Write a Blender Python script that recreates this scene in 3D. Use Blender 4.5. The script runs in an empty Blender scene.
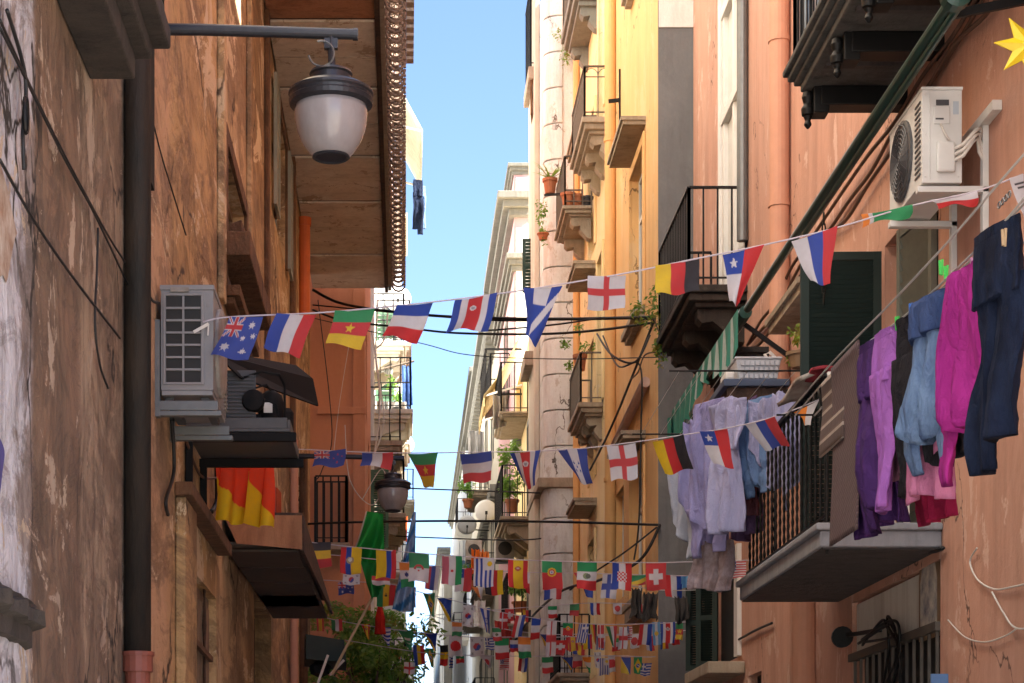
import bpy, bmesh, math, random
from mathutils import Vector, Matrix, noise
random.seed(11)
R = math.radians
F, VX, VY, EYE = 2000.0, 405.0, 825.0, 1.6      # focal length and vanishing point of the level camera, in pixels
scene = bpy.context.scene
col = scene.collection

def P(px, py, d):
    return Vector(((px - VX) / F * d, d, EYE + (VY - py) / F * d))
def DW(px, X):
    return X * F / (px - VX)
def ZZ(py, d):
    return EYE + (VY - py) / F * d
def XX(px, d):
    return (px - VX) / F * d

# ------------------------------------------------------------------ objects
LABELS = []
def tag(o, label=None, cat=None, group=None, kind=None):
    if label: o['label'] = label; LABELS.append(label)
    if cat: o['category'] = cat
    if group: o['group'] = group
    if kind: o['kind'] = kind
    return o
def thing(name, label, cat, loc, group=None):
    o = bpy.data.objects.new(name, None); col.objects.link(o)
    o.location = loc; o.empty_display_size = .1
    return tag(o, label, cat, group)
def world_loc(o):
    v = Vector((0, 0, 0))
    while o is not None:
        v += o.location; o = o.parent
    return v
def dup(root, loc, label):
    r = root.copy(); col.objects.link(r); r.location = loc; tag(r, label)
    for ch in list(root.children):
        c = ch.copy(); col.objects.link(c); c.parent = r
        for g in list(ch.children):
            d = g.copy(); col.objects.link(d); d.parent = c
    return r

class MB:
    """collects shapes in world coordinates, then links them as one mesh object"""
    def __init__(s): s.bm = bmesh.new(); s.mi = 0
    def face(s, vs):
        try:
            f = s.bm.faces.new(vs); f.material_index = s.mi; return f
        except ValueError: return None
    def poly(s, pts): return s.face([s.bm.verts.new(p) for p in pts])
    def hexa(s, p):     # p: 8 points, bottom 4 then top 4
        v = [s.bm.verts.new(q) for q in p]
        for a in ((3,2,1,0),(4,5,6,7),(0,1,5,4),(1,2,6,5),(2,3,7,6),(3,0,4,7)): s.face([v[i] for i in a])
    def box(s, x0, y0, z0, x1, y1, z1):
        if x0 > x1: x0, x1 = x1, x0
        if y0 > y1: y0, y1 = y1, y0
        if z0 > z1: z0, z1 = z1, z0
        s.hexa([(x0,y0,z0),(x1,y0,z0),(x1,y1,z0),(x0,y1,z0),(x0,y0,z1),(x1,y0,z1),(x1,y1,z1),(x0,y1,z1)])
    def bar(s, a, b, w, h, up=Vector((0,0,1))):   # box beam from a to b
        a, b = Vector(a), Vector(b); d = (b - a).normalized()
        sx = d.cross(up)
        if sx.length < 1e-4: sx = d.cross(Vector((1,0,0)))
        sx.normalize(); sy = sx.cross(d)
        sx *= w/2; sy *= h/2
        s.hexa([a-sx-sy, a+sx-sy, b+sx-sy, b-sx-sy, a-sx+sy, a+sx+sy, b+sx+sy, b-sx+sy])
    def tube(s, pts, r, n=8, closed=False):
        pts = [Vector(p) for p in pts]; rings = []; up = None; m = len(pts)
        for i, p in enumerate(pts):
            d = (pts[(i+1) % m] - pts[i-1]) if closed else (pts[min(i+1, m-1)] - pts[max(i-1, 0)])
            d.normalize()
            if up is None: up = Vector((0,0,1)) if abs(d.z) < .9 else Vector((1,0,0))
            x = d.cross(up).normalized(); y = x.cross(d).normalized(); up = y
            rr = r[i] if isinstance(r, (list, tuple)) else r
            rings.append([s.bm.verts.new(p + (x*math.cos(t) + y*math.sin(t))*rr) for t in [2*math.pi*k/n for k in range(n)]])
        for i in range(m if closed else m-1):
            A, B = rings[i], rings[(i+1) % m]
            for k in range(n): s.face([A[k], A[(k+1)%n], B[(k+1)%n], B[k]])
        if not closed:
            s.face(rings[0][::-1]); s.face(rings[-1])
    def lathe(s, prof, c, n=28, M=None):
        c = Vector(c); rings = []
        for r, z in prof:
            q = []
            for k in range(n):
                t = 2*math.pi*k/n; v = Vector((r*math.cos(t), r*math.sin(t), z))
                if M is not None: v = M @ v
                q.append(s.bm.verts.new(c + v))
            rings.append(q)
        for A, B in zip(rings, rings[1:]):
            for k in range(n): s.face([A[k], A[(k+1)%n], B[(k+1)%n], B[k]])
        s.face(rings[0][::-1]); s.face(rings[-1])
    def loft(s, secs, n=22):   # secs: centre, half axis a, half axis b, fold amplitude, fold count, phase
        rings = []
        for c, a, b, amp, kf, ph in secs:
            q = []
            for k in range(n):
                t = 2*math.pi*k/n; ct, st = math.cos(t), math.sin(t)
                w = 1 + amp*math.sin(kf*ct*2.2 + ph)
                q.append(s.bm.verts.new(Vector(c) + Vector(a)*ct + Vector(b)*(st*w + amp*.8*math.sin(kf*ct*3.1 + ph*1.3))))
            rings.append(q)
        for A, B in zip(rings, rings[1:]):
            for k in range(n): s.face([A[k], A[(k+1)%n], B[(k+1)%n], B[k]])
        s.face(rings[0][::-1]); s.face(rings[-1])
    def fabric(s, secs, seed=0, fold=.03, n=64, steps=6, freq=2.6):
        """hanging cloth body: smooth sections with long vertical folds and small creases"""
        full = []
        for i in range(len(secs)-1):
            A, B = secs[i], secs[i+1]
            for k in range(steps):
                t = k/steps; t2 = t*t*(3-2*t)
                full.append([Vector(A[j]).lerp(Vector(B[j]), t2 if j else t) for j in range(3)])
        full.append([Vector(x) for x in secs[-1][:3]]); rings = []; z0 = full[0][0].z
        for c, av, bv in full:
            q = []; z = z0-c.z; bn = bv.normalized(); an = av.normalized(); g = min(1, .25+z*2.2); wa = av.length
            for k in range(n):
                th = 2*math.pi*k/n; ct, st = math.cos(th), math.sin(th); ct = ct*(1.25-.25*ct*ct); x = ct*wa
                f = 1.25*noise.noise(Vector((x*freq*4.2+seed*7.1+z*.8, z*1.6, seed*3.3))) - .8*abs(noise.noise(Vector((x*freq*6+z*1.5, z*1.1, seed*4.1+5))))+.30*noise.noise(Vector((x*freq*10, z*1.4+x*2, seed*1.7+9)))+.45*math.sin(x*30+2.2*noise.noise(Vector((z*1.3,x*3,seed))))*min(1,z*1.5)
                cr = noise.noise(Vector((x*16, z*19+x*9, seed*5.1)))
                side = .35*noise.noise(Vector((x*freq*5, z*1.6, seed+(20 if st > 0 else 40))))
                e = 1-.55*abs(ct)**3
                q.append(s.bm.verts.new(c + av*ct + an*(.012*noise.noise(Vector((z*5, seed*2.2, ct)))) + bv*st*e + bn*(fold*g*(f+side*(1 if st > 0 else -1)) + .009*cr*(1 if st > 0 else .6))))
            rings.append(q)
        for A, B in zip(rings, rings[1:]):
            for k in range(n): s.face([A[k], A[(k+1)%n], B[(k+1)%n], B[k]])
        s.face(rings[0][::-1]); s.face(rings[-1])
    def sheet(s, fn, nu, nv, colfn=None):
        L = None
        if colfn: L = s.bm.verts.layers.float_color.get('Col') or s.bm.verts.layers.float_color.new('Col')
        vs = [[s.bm.verts.new(fn(i/nu, j/nv)) for i in range(nu+1)] for j in range(nv+1)]
        if colfn:
            for j in range(nv+1):
                for i in range(nu+1): vs[j][i][L] = (*colfn(i/nu, j/nv), 1)
        for j in range(nv):
            for i in range(nu): s.face([vs[j][i], vs[j][i+1], vs[j+1][i+1], vs[j+1][i]])
    def jitter(s, amp, sc):
        for v in s.bm.verts:
            n = noise.noise_vector(v.co*sc); v.co += n*amp
    def build(s, name, mats, parent=None, smooth=False, bevel=0, solid=0, origin=None, sub=0):
        if not isinstance(mats, (list, tuple)): mats = [mats]
        me = bpy.data.meshes.new(name)
        if parent is not None: base = world_loc(parent)
        elif origin is not None: base = Vector(origin)
        else:
            lo = Vector([min(v.co[i] for v in s.bm.verts) for i in range(3)]); hi = Vector([max(v.co[i] for v in s.bm.verts) for i in range(3)])
            base = Vector(((lo.x+hi.x)/2, (lo.y+hi.y)/2, lo.z))
        for v in s.bm.verts: v.co -= base
        bmesh.ops.recalc_face_normals(s.bm, faces=s.bm.faces)
        s.bm.to_mesh(me); s.bm.free()
        for m in mats: me.materials.append(m)
        if smooth:
            for p in me.polygons: p.use_smooth = True
        o = bpy.data.objects.new(name, me); col.objects.link(o)
        if parent is not None: o.parent = parent
        else: o.location = base
        if bevel:
            b = o.modifiers.new('bevel', 'BEVEL'); b.width = bevel; b.segments = 2; b.limit_method = 'ANGLE'
        if solid:
            b = o.modifiers.new('solid', 'SOLIDIFY'); b.thickness = solid; b.offset = 0
        if sub:
            b = o.modifiers.new('sub', 'SUBSURF'); b.levels = sub; b.render_levels = sub
        return o

# ------------------------------------------------------------------ materials
def newmat(name):
    m = bpy.data.materials.new(name); m.use_nodes = True
    nt = m.node_tree; b = nt.nodes['Principled BSDF']
    return m, nt, b
def mixc(nt, fac, a, b, mode='MIX'):
    n = nt.nodes.new('ShaderNodeMix'); n.data_type = 'RGBA'; n.blend_type = mode
    for i, v in ((0, fac), (6, a), (7, b)):
        if isinstance(v, bpy.types.NodeSocket): nt.links.new(v, n.inputs[i])
        elif isinstance(v, (int, float)): n.inputs[i].default_value = v
        else: n.inputs[i].default_value = (*v, 1)
    return n.outputs[2]
def noise_fac(nt, scale, vec, lo, hi, detail=5, rough=.6, dist=0):
    mp = nt.nodes.new('ShaderNodeMapping'); mp.inputs['Scale'].default_value = vec
    g = nt.nodes.new('ShaderNodeNewGeometry'); nt.links.new(g.outputs['Position'], mp.inputs['Vector'])
    t = nt.nodes.new('ShaderNodeTexNoise'); t.inputs['Scale'].default_value = scale
    t.inputs['Detail'].default_value = detail; t.inputs['Roughness'].default_value = rough; t.inputs['Distortion'].default_value = dist
    nt.links.new(mp.outputs[0], t.inputs['Vector'])
    r = nt.nodes.new('ShaderNodeMapRange'); r.inputs['From Min'].default_value = lo; r.inputs['From Max'].default_value = hi
    nt.links.new(t.outputs[0], r.inputs['Value'])
    return r.outputs[0]
def crack_fac(nt, scale, vec, width=.012):
    mp = nt.nodes.new('ShaderNodeMapping'); mp.inputs['Scale'].default_value = vec
    g = nt.nodes.new('ShaderNodeNewGeometry'); nt.links.new(g.outputs['Position'], mp.inputs['Vector'])
    t = nt.nodes.new('ShaderNodeTexNoise'); t.inputs['Scale'].default_value = 2.2; t.inputs['Detail'].default_value = 6; nt.links.new(mp.outputs[0], t.inputs['Vector'])
    ad = nt.nodes.new('ShaderNodeVectorMath'); ad.operation = 'MULTIPLY_ADD'; ad.inputs[1].default_value = (.9,.9,.9); nt.links.new(t.outputs[1], ad.inputs[0]); nt.links.new(mp.outputs[0], ad.inputs[2])
    v = nt.nodes.new('ShaderNodeTexVoronoi'); v.feature = 'DISTANCE_TO_EDGE'; v.inputs['Scale'].default_value = scale; nt.links.new(ad.outputs[0], v.inputs['Vector'])
    r = nt.nodes.new('ShaderNodeMapRange'); r.inputs['From Min'].default_value = width; r.inputs['From Max'].default_value = width*.3; nt.links.new(v.outputs[0], r.inputs['Value'])
    n2 = noise_fac(nt, .7, (1,1,1), .48, .56, 3); q = nt.nodes.new('ShaderNodeMath'); q.operation = 'MULTIPLY'; nt.links.new(r.outputs[0], q.inputs[0]); nt.links.new(n2, q.inputs[1])
    return q.outputs[0]
def bump(nt, b, h, strength, dist=.02):
    n = nt.nodes.new('ShaderNodeBump'); n.inputs['Strength'].default_value = strength; n.inputs['Distance'].default_value = dist
    nt.links.new(h, n.inputs['Height']); nt.links.new(n.outputs[0], b.inputs['Normal'])
def plaster(name, base, dirt, light=None, streak=.7, patch=.6, bumps=.5, sc=1.0, rough=.92, grain=.25, chips=None, cracks=0):
    m, nt, b = newmat(name); b.inputs['Roughness'].default_value = rough
    st = noise_fac(nt, 1.5*sc, (1, 1.6, .22), .46, .70, 7, .68, .3)
    pa = noise_fac(nt, .8*sc, (1, 1.8, .9), .46, .62, 8, .72, .6)
    fi = noise_fac(nt, 14*sc, (1, 1, 1), .3, .7, 4, .7)
    fs = noise_fac(nt, 6*sc, (1, 1.2, .06), .52, .70, 4, .6)
    def sc_(f, k):
        q = nt.nodes.new('ShaderNodeMath'); q.operation = 'MULTIPLY'; q.inputs[1].default_value = k
        nt.links.new(f, q.inputs[0]); return q.outputs[0]
    c = mixc(nt, sc_(st, streak), base, dirt)
    if light: c = mixc(nt, sc_(pa, patch), c, light)
    c = mixc(nt, sc_(fs, streak*.5), c, dirt)
    c = mixc(nt, sc_(fi, grain), c, tuple(x*.72 for x in base))
    if chips:
        ch = noise_fac(nt, 2.1*sc, (1, 1, .55), .575, .59, 8, .75, .4)
        c = mixc(nt, ch, c, chips)
    if cracks: c = mixc(nt, crack_fac(nt, .55, (1,1,.7), cracks), c, tuple(x*.35 for x in dirt))
    nt.links.new(c, b.inputs['Base Color'])
    big = noise_fac(nt, 3.5*sc, (1, 1, .6), .3, .7, 8, .7)
    bump(nt, b, big, bumps, .03)
    return m
def plain(name, c, rough=.6, metal=0, var=.25, sc=12, spec=None, bumps=0, dirt=None, vec=(1,1,1)):
    m, nt, b = newmat(name); b.inputs['Roughness'].default_value = rough; b.inputs['Metallic'].default_value = metal
    f = noise_fac(nt, sc, vec, .35, .7, 5, .65)
    q = nt.nodes.new('ShaderNodeMath'); q.operation = 'MULTIPLY'; q.inputs[1].default_value = var if dirt is None else 1.0
    nt.links.new(f, q.inputs[0])
    cc = mixc(nt, q.outputs[0], c, tuple(x*.45 for x in c) if dirt is None else dirt)
    nt.links.new(cc, b.inputs['Base Color'])
    if spec is not None: b.inputs['Specular IOR Level'].default_value = spec
    if bumps: bump(nt, b, f, bumps, .01)
    return m
def glass(name, c=(.03,.035,.04)):
    m, nt, b = newmat(name); b.inputs['Base Color'].default_value = (*c, 1)
    b.inputs['Roughness'].default_value = .06; b.inputs['Specular IOR Level'].default_value = .8
    f = noise_fac(nt, 1.3, (1,1,1), .2, .8, 2); bump(nt, b, f, .08, .05)
    return m
def cloth(name, c, c2=None, sc=9, vec=(1,1,.4), trans=.15, weave=.25):
    m, nt, b = newmat(name); b.inputs['Roughness'].default_value = .95; b.inputs['Specular IOR Level'].default_value = .15
    f = noise_fac(nt, sc, vec, .35, .65, 5, .6)
    w = noise_fac(nt, 160, (1,1,1), .3, .7, 2)
    cc = mixc(nt, f, c, c2 or tuple(x*.7 for x in c))
    q = nt.nodes.new('ShaderNodeMath'); q.operation = 'MULTIPLY'; q.inputs[1].default_value = weave; nt.links.new(w, q.inputs[0])
    cc = mixc(nt, q.outputs[0], cc, tuple(x*.6 for x in c))
    nt.links.new(cc, b.inputs['Base Color'])
    bump(nt, b, noise_fac(nt, 15, (1,1,.45), .3, .7, 6, .65, .8), .75, .025)
    if trans:
        t = nt.nodes.new('ShaderNodeBsdfTranslucent'); nt.links.new(cc, t.inputs[0])
        mx = nt.nodes.new('ShaderNodeMixShader'); mx.inputs[0].default_value = trans
        nt.links.new(b.outputs[0], mx.inputs[1]); nt.links.new(t.outputs[0], mx.inputs[2])
        nt.links.new(mx.outputs[0], nt.nodes['Material Output'].inputs[0])
    return m
def stripes(name, cols, scale, axis=1, rough=.9, slope=0.0):   # bands running over a world axis (with a slant), for mats and awnings
    m, nt, b = newmat(name); b.inputs['Roughness'].default_value = rough
    g = nt.nodes.new('ShaderNodeNewGeometry'); s = nt.nodes.new('ShaderNodeSeparateXYZ'); nt.links.new(g.outputs['Position'], s.inputs[0])
    q = nt.nodes.new('ShaderNodeMath'); q.operation = 'MULTIPLY_ADD'; q.inputs[1].default_value = slope; nt.links.new(s.outputs[1], q.inputs[0]); nt.links.new(s.outputs[axis], q.inputs[2])
    a = nt.nodes.new('ShaderNodeMath'); a.operation = 'MULTIPLY'; a.inputs[1].default_value = scale; nt.links.new(q.outputs[0], a.inputs[0])
    fr = nt.nodes.new('ShaderNodeMath'); fr.operation = 'FRACT'; nt.links.new(a.outputs[0], fr.inputs[0])
    cr = nt.nodes.new('ShaderNodeValToRGB'); cr.color_ramp.interpolation = 'CONSTANT'
    el = cr.color_ramp.elements
    while len(el) < len(cols): el.new(.5)
    for i, (p, c) in enumerate(cols): el[i].position = p; el[i].color = (*c, 1)
    nt.links.new(fr.outputs[0], cr.inputs[0])
    f = noise_fac(nt, 20, (1,1,1), .3, .75, 4)
    q2 = nt.nodes.new('ShaderNodeMath'); q2.operation = 'MULTIPLY'; q2.inputs[1].default_value = .3; nt.links.new(f, q2.inputs[0])
    cc = mixc(nt, q2.outputs[0], cr.outputs[0], (.08,.07,.06))
    nt.links.new(cc, b.inputs['Base Color']); bump(nt, b, f, .3, .01)
    return m
def bands(name, axis, lo, hi, stops, dirt, wob=.25, wobsc=1.2, chips=None, wobvec=(1,1,.25), ya=1.0):
    """plaster whose colour changes along a wall, with ragged borders"""
    m, nt, b = newmat(name); b.inputs['Roughness'].default_value = .93
    g = nt.nodes.new('ShaderNodeNewGeometry'); s = nt.nodes.new('ShaderNodeSeparateXYZ'); nt.links.new(g.outputs['Position'], s.inputs[0])
    w = noise_fac(nt, wobsc, wobvec, 0, 1, 6, .6)
    q = nt.nodes.new('ShaderNodeMath'); q.operation = 'MULTIPLY_ADD'; q.inputs[1].default_value = wob*2; nt.links.new(w, q.inputs[0]); nt.links.new(s.outputs[axis], q.inputs[2])
    r = nt.nodes.new('ShaderNodeMapRange'); r.inputs['From Min'].default_value = lo + wob; r.inputs['From Max'].default_value = hi + wob; nt.links.new(q.outputs[0], r.inputs['Value'])
    cr = nt.nodes.new('ShaderNodeValToRGB'); el = cr.color_ramp.elements
    while len(el) < len(stops): el.new(.5)
    for i, (p, c) in enumerate(stops): el[i].position = (p-lo)/(hi-lo); el[i].color = (*c, 1)
    nt.links.new(r.outputs[0], cr.inputs[0])
    st = noise_fac(nt, 2.6, (1,1.3*ya,.40), .48, .64, 6, .6, .8)
    st2 = noise_fac(nt, 8, (1,1.2*ya,.10), .55, .66, 4, .6)
    fi = noise_fac(nt, 2.4, (1,1.0*ya,1.5), .49, .56, 9, .74, .8)
    bl = noise_fac(nt, .9, (1,1.0*ya,1.0), .48, .54, 9, .72, 1.0)
    def kk(f, k):
        q = nt.nodes.new('ShaderNodeMath'); q.operation = 'MULTIPLY'; q.inputs[1].default_value = k; nt.links.new(f, q.inputs[0]); return q.outputs[0]
    c = mixc(nt, kk(bl, .75), cr.outputs[0], tuple(.5*(x+y) for x, y in zip(dirt, (.26,.17,.11))))
    c = mixc(nt, kk(st, .38), c, dirt)
    c = mixc(nt, kk(st2, .25), c, tuple(x*.45 for x in dirt))
    c = mixc(nt, kk(fi, .42), c, tuple(x*.7 for x in dirt))
    if chips:
        ch = noise_fac(nt, 1.0, (1,1.1*ya,1.0), .570, .578, 9, .72, 1.0); c = mixc(nt, ch, c, chips)
    c = mixc(nt, crack_fac(nt, .8, (1,ya,.6), .016), c, tuple(x*.3 for x in dirt))
    nt.links.new(c, b.inputs['Base Color'])
    bump(nt, b, noise_fac(nt, 2.0, (1,1.2*ya,.8), .38, .62, 8, .62, .8), .8, .06)
    return m

M = {}
M['near_wall'] = bands('peeling_plaster', 1, 5, 11, [(5,(.46,.46,.50)),(8.0,(.49,.475,.505)),(8.10,(.175,.105,.065)),(8.7,(.23,.14,.085)),(9.2,(.18,.11,.07)),(9.35,(.36,.26,.175)),(10.3,(.33,.24,.16)),(11,(.15,.105,.075))], (.07,.045,.03), .16, .9, (.40,.31,.23))
M['ochre_wall'] = bands('ochre_plaster', 1, 10, 32, [(10,(.56,.34,.19)),(12.6,(.58,.36,.20)),(13.1,(.53,.34,.155)),(15.6,(.55,.35,.155)),(16.2,(.60,.42,.23)),(18.5,(.57,.38,.20)),(19.2,(.47,.29,.135)),(32,(.57,.37,.20))], (.23,.135,.065), .5, .5, (.64,.49,.31), ya=.45)
M['terracotta'] = plaster('terracotta_plaster', (.535,.285,.20), (.35,.18,.125), (.575,.34,.25), .7, .5, .4, 1, grain=.14, chips=(.59,.375,.29), cracks=.006)
M['terracotta_far'] = plaster('far_terracotta', (.56,.25,.14), (.42,.18,.10), (.60,.29,.17), .6, .5, .3, 1)
M['orange'] = plaster('orange_plaster', (.72,.42,.17), (.52,.29,.12), (.76,.48,.22), .55, .5, .25, 1, grain=.1, chips=(.70,.45,.22), cracks=.007)
M['yellow'] = plaster('yellow_plaster', (.76,.58,.29), (.60,.44,.22), (.80,.66,.40), .5, .5, .25, 1, grain=.1, chips=(.72,.58,.36), cracks=.007)
M['grey_cement'] = plaster('grey_cement', (.145,.148,.15), (.09,.09,.09), (.19,.19,.19), .6, .6, .3, 1.5)
M['stone'] = plaster('pale_stone', (.66,.70,.70), (.34,.31,.27), (.73,.76,.76), .75, .6, .7, 1.4, grain=.35, chips=(.50,.49,.46), cracks=.008)
M['rough_stone'] = plaster('crumbling_plaster', (.74,.72,.68), (.55,.50,.44), (.78,.77,.74), .5, .5, .7, 2.6, grain=.3, chips=(.50,.43,.35))
M['cream'] = plaster('cream_plaster', (.68,.62,.51), (.42,.36,.28), (.68,.63,.55), .7, .5, .3, 1)
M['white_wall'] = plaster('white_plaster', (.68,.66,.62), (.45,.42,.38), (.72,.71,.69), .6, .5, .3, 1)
M['white_far'] = plaster('far_white_plaster', (.68,.67,.63), (.42,.40,.36), (.74,.73,.70), .7, .6, .3, 1)
M['pink'] = plaster('pink_plaster', (.62,.36,.37), (.46,.28,.28), (.67,.43,.43), .5, .5, .2, 1)
M['beige'] = plaster('beige_plaster', (.54,.49,.39), (.34,.29,.22), (.60,.55,.46), .7, .5, .3, 1)
M['cornice'] = plaster('cornice_stone', (.185,.18,.155), (.10,.095,.075), (.235,.225,.195), .6, .5, .3, 2)
M['slab'] = plaster('balcony_stone', (.37,.30,.22), (.17,.12,.08), (.42,.36,.28), .8, .5, .5, 2.5)
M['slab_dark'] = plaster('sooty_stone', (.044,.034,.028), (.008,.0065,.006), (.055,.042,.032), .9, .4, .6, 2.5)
M['slab_blue'] = plaster('grey_marble', (.25,.26,.285), (.15,.15,.165), (.33,.34,.365), .7, .5, .3, 2.5)
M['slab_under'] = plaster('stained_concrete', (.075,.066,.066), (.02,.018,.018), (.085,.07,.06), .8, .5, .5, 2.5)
M['sooty_grey'] = plaster('sooty_grey_panel', (.095,.093,.087), (.02,.018,.016), (.10,.10,.09), .8, .5, .4, 2.5)
M['warm_slab'] = plaster('warm_stone_panel', (.66,.57,.46), (.26,.19,.13), (.74,.67,.57), .45, .8, .5, 1.6, grain=.4, chips=(.40,.31,.22))
M['red_slab'] = plaster('rusty_panel', (.40,.18,.09), (.15,.06,.03), (.36,.18,.09), .9, .6, .5, 2.5)
M['iron'] = plain('black_iron', (.011,.0105,.0105), .5, .6, .3, 30)
M['rust'] = plain('rusty_iron', (.085,.045,.028), .8, .2, 1, 14, dirt=(.022,.014,.012), bumps=.4)
M['rust_curl'] = plain('rusty_curls', (.30,.22,.17), .7, .3, 1, 40, dirt=(.06,.04,.035))
M['brown_iron'] = plain('brown_iron', (.15,.115,.085), .6, .4, .3, 20)
M['pipe_dark'] = plain('dark_old_pipe', (.024,.014,.008), .75, .1, 1, 9, dirt=(.006,.005,.0045), bumps=.6, vec=(1,1,.25))
M['pipe_red'] = plain('red_collar', (.25,.07,.045), .6, 0, .4, 15)
M['pipe_terra'] = plain('terracotta_pipe', (.53,.265,.17), .7, 0, .2, 6)
M['pipe_orange'] = plain('orange_pipe', (.66,.37,.14), .7, 0, .15, 6)
M['hose'] = plain('orange_plastic', (.62,.13,.03), .5, 0, .2, 8)
M['lamp_iron'] = plain('lamp_iron', (.045,.047,.058), .42, .5, .35, 25)
M['wood_old'] = plaster('old_wood', (.17,.08,.038), (.05,.025,.014), (.25,.13,.065), 1, .6, .8, 4)
M['wood_door'] = plaster('old_door_wood', (.24,.16,.10), (.10,.065,.04), (.30,.21,.14), .9, .6, .5, 4)
M['dark'] = plain('dark_interior', (.012,.011,.01), .9)
M['ac_white'] = plain('ac_white', (.58,.58,.56), .5, 0, .18, 6)
M['ac_grey'] = plain('ac_grey', (.235,.23,.235), .5, 0, .3, 5)
M['ac_dirty'] = plain('ac_dirty', (.33,.31,.29), .6, 0, 1, 4, dirt=(.17,.14,.11))
M['ac_fin'] = plain('ac_fins', (.018,.017,.016), .6, .2)
M['galv'] = plain('galvanised', (.16,.165,.165), .45, .4, .3, 12)
M['galv_dark'] = plain('painted_bracket', (.075,.075,.08), .55, .2, .4, 10)
M['plastic_black'] = plain('black_plastic', (.009,.009,.010), .75, spec=.15)
M['cable'] = plain('black_cable', (.009,.009,.010), .6)
M['cable_brown'] = plain('brown_cable', (.11,.055,.035), .7)
M['cable_white'] = plain('white_cable', (.62,.59,.54), .6)
M['cord'] = plain('bunting_cord', (.50,.46,.52), .8)
M['line'] = plain('clothes_line', (.40,.39,.37), .6)
M['green_shut'] = plain('green_shutter', (.012,.045,.032), .65, 0, .4, 6)
M['green_dark'] = plain('dark_green_shutter', (.006,.020,.016), .7, 0, .4, 6)
M['green_light'] = plain('mid_green_shutter', (.07,.16,.09), .65, 0, .4, 6)
M['frame_white'] = plain('white_frame', (.66,.64,.60), .5, 0, .2, 6)
M['frame_brown'] = plain('brown_frame', (.24,.15,.08), .6, 0, .3, 8)
M['grey_frame'] = plain('grey_frame', (.27,.27,.22), .6, 0, .3, 8)
M['glass'] = glass('window_glass')
M['curtain'] = plain('net_curtain', (.62,.60,.56), .9, 0, .2, 8)
M['pot'] = plain('clay_pot', (.36,.12,.05), .8, 0, .3, 12)
M['pot_dark'] = plain('dark_pot', (.03,.03,.035), .6)
M['asphalt'] = plain('basalt_paving', (.30,.29,.27), .8, 0, .4, 3)
M['earth'] = plain('pale_earth', (.38,.35,.30), .95, 0, .3, 1)
M['awning_cream'] = cloth('cream_canvas', (.72,.68,.56), trans=.3)
M['awning_yellow'] = cloth('yellow_canvas', (.66,.52,.28), trans=.3)
M['awning_green'] = stripes('green_striped_canvas', [(0,(.012,.16,.11)),(.55,(.33,.40,.38)),(.8,(.02,.2,.15))], 2.3, 1)
M['pole_green'] = plain('green_roller', (.012,.05,.04), .35, .1, .3, 10)
M['grey_box'] = plain('pale_grey_tub', (.46,.48,.52), .6, 0, .2, 6)
M['tray'] = plain('blue_grey_tray', (.05,.07,.12), .5, .1, .3, 8)
M['dish'] = plain('dish_white', (.60,.60,.60), .5, 0, .2, 5)
def leafmat(name, c):
    m, nt, b = newmat(name); b.inputs['Roughness'].default_value = .5
    f = noise_fac(nt, 3, (1,1,1), .35, .7, 3); cc = mixc(nt, f, c, tuple(x*.45 for x in c)); nt.links.new(cc, b.inputs['Base Color'])
    t = nt.nodes.new('ShaderNodeBsdfTranslucent'); t.inputs[0].default_value = (c[0]*1.6, c[1]*1.6, c[2], 1)
    mx = nt.nodes.new('ShaderNodeMixShader'); mx.inputs[0].default_value = .42
    nt.links.new(b.outputs[0], mx.inputs[1]); nt.links.new(t.outputs[0], mx.inputs[2]); nt.links.new(mx.outputs[0], nt.nodes['Material Output'].inputs[0])
    return m
M['leaf'] = leafmat('leaf_green', (.09,.21,.035)); M['leaf_pale'] = leafmat('leaf_pale', (.18,.30,.07)); M['leaf_yellow'] = leafmat('leaf_yellow', (.22,.22,.04))
M['bark'] = plain('bark', (.12,.085,.06), .9, 0, .5, 8, bumps=.5)
M['yellow_foil'] = plain('yellow_foil', (.80,.62,.02), .45, 0, .2, 8)
M['peg_green'] = plain('peg_green', (.05,.50,.08), .4); M['peg_blue'] = plain('peg_blue', (.05,.16,.5), .4)
M['peg_yellow'] = plain('peg_yellow', (.7,.5,.04), .4); M['peg_wood'] = plain('peg_wood', (.4,.28,.16), .7)
def globe_mat():
    m, nt, b = newmat('opal_globe'); b.inputs['Base Color'].default_value = (.3,.28,.29,1); b.inputs['Roughness'].default_value = .18
    f = noise_fac(nt, 5, (1,1,.5), .4, .8, 5); nt.links.new(mixc(nt, f, (.34,.32,.33), (.22,.195,.195)), b.inputs['Base Color'])
    return m
M['globe'] = globe_mat()
def flag_mat():
    m, nt, b = newmat('flag_cloth'); b.inputs['Roughness'].default_value = .8; b.inputs['Specular IOR Level'].default_value = .2
    a = nt.nodes.new('ShaderNodeVertexColor'); a.layer_name = 'Col'
    f = noise_fac(nt, 20, (1,1,1), .3, .7, 4); q = nt.nodes.new('ShaderNodeMath'); q.operation = 'MULTIPLY'; q.inputs[1].default_value = .12; nt.links.new(f, q.inputs[0])
    c = mixc(nt, q.outputs[0], a.outputs[0], (.12,.12,.14)); nt.links.new(c, b.inputs['Base Color'])
    bump(nt, b, noise_fac(nt, 30, (1,1,1), .3, .7, 3), .25, .006)
    t = nt.nodes.new('ShaderNodeBsdfTranslucent'); nt.links.new(c, t.inputs[0])
    mx = nt.nodes.new('ShaderNodeMixShader'); mx.inputs[0].default_value = .35
    nt.links.new(b.outputs[0], mx.inputs[1]); nt.links.new(t.outputs[0], mx.inputs[2]); nt.links.new(mx.outputs[0], nt.nodes['Material Output'].inputs[0])
    return m
M['flag'] = flag_mat()

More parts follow.
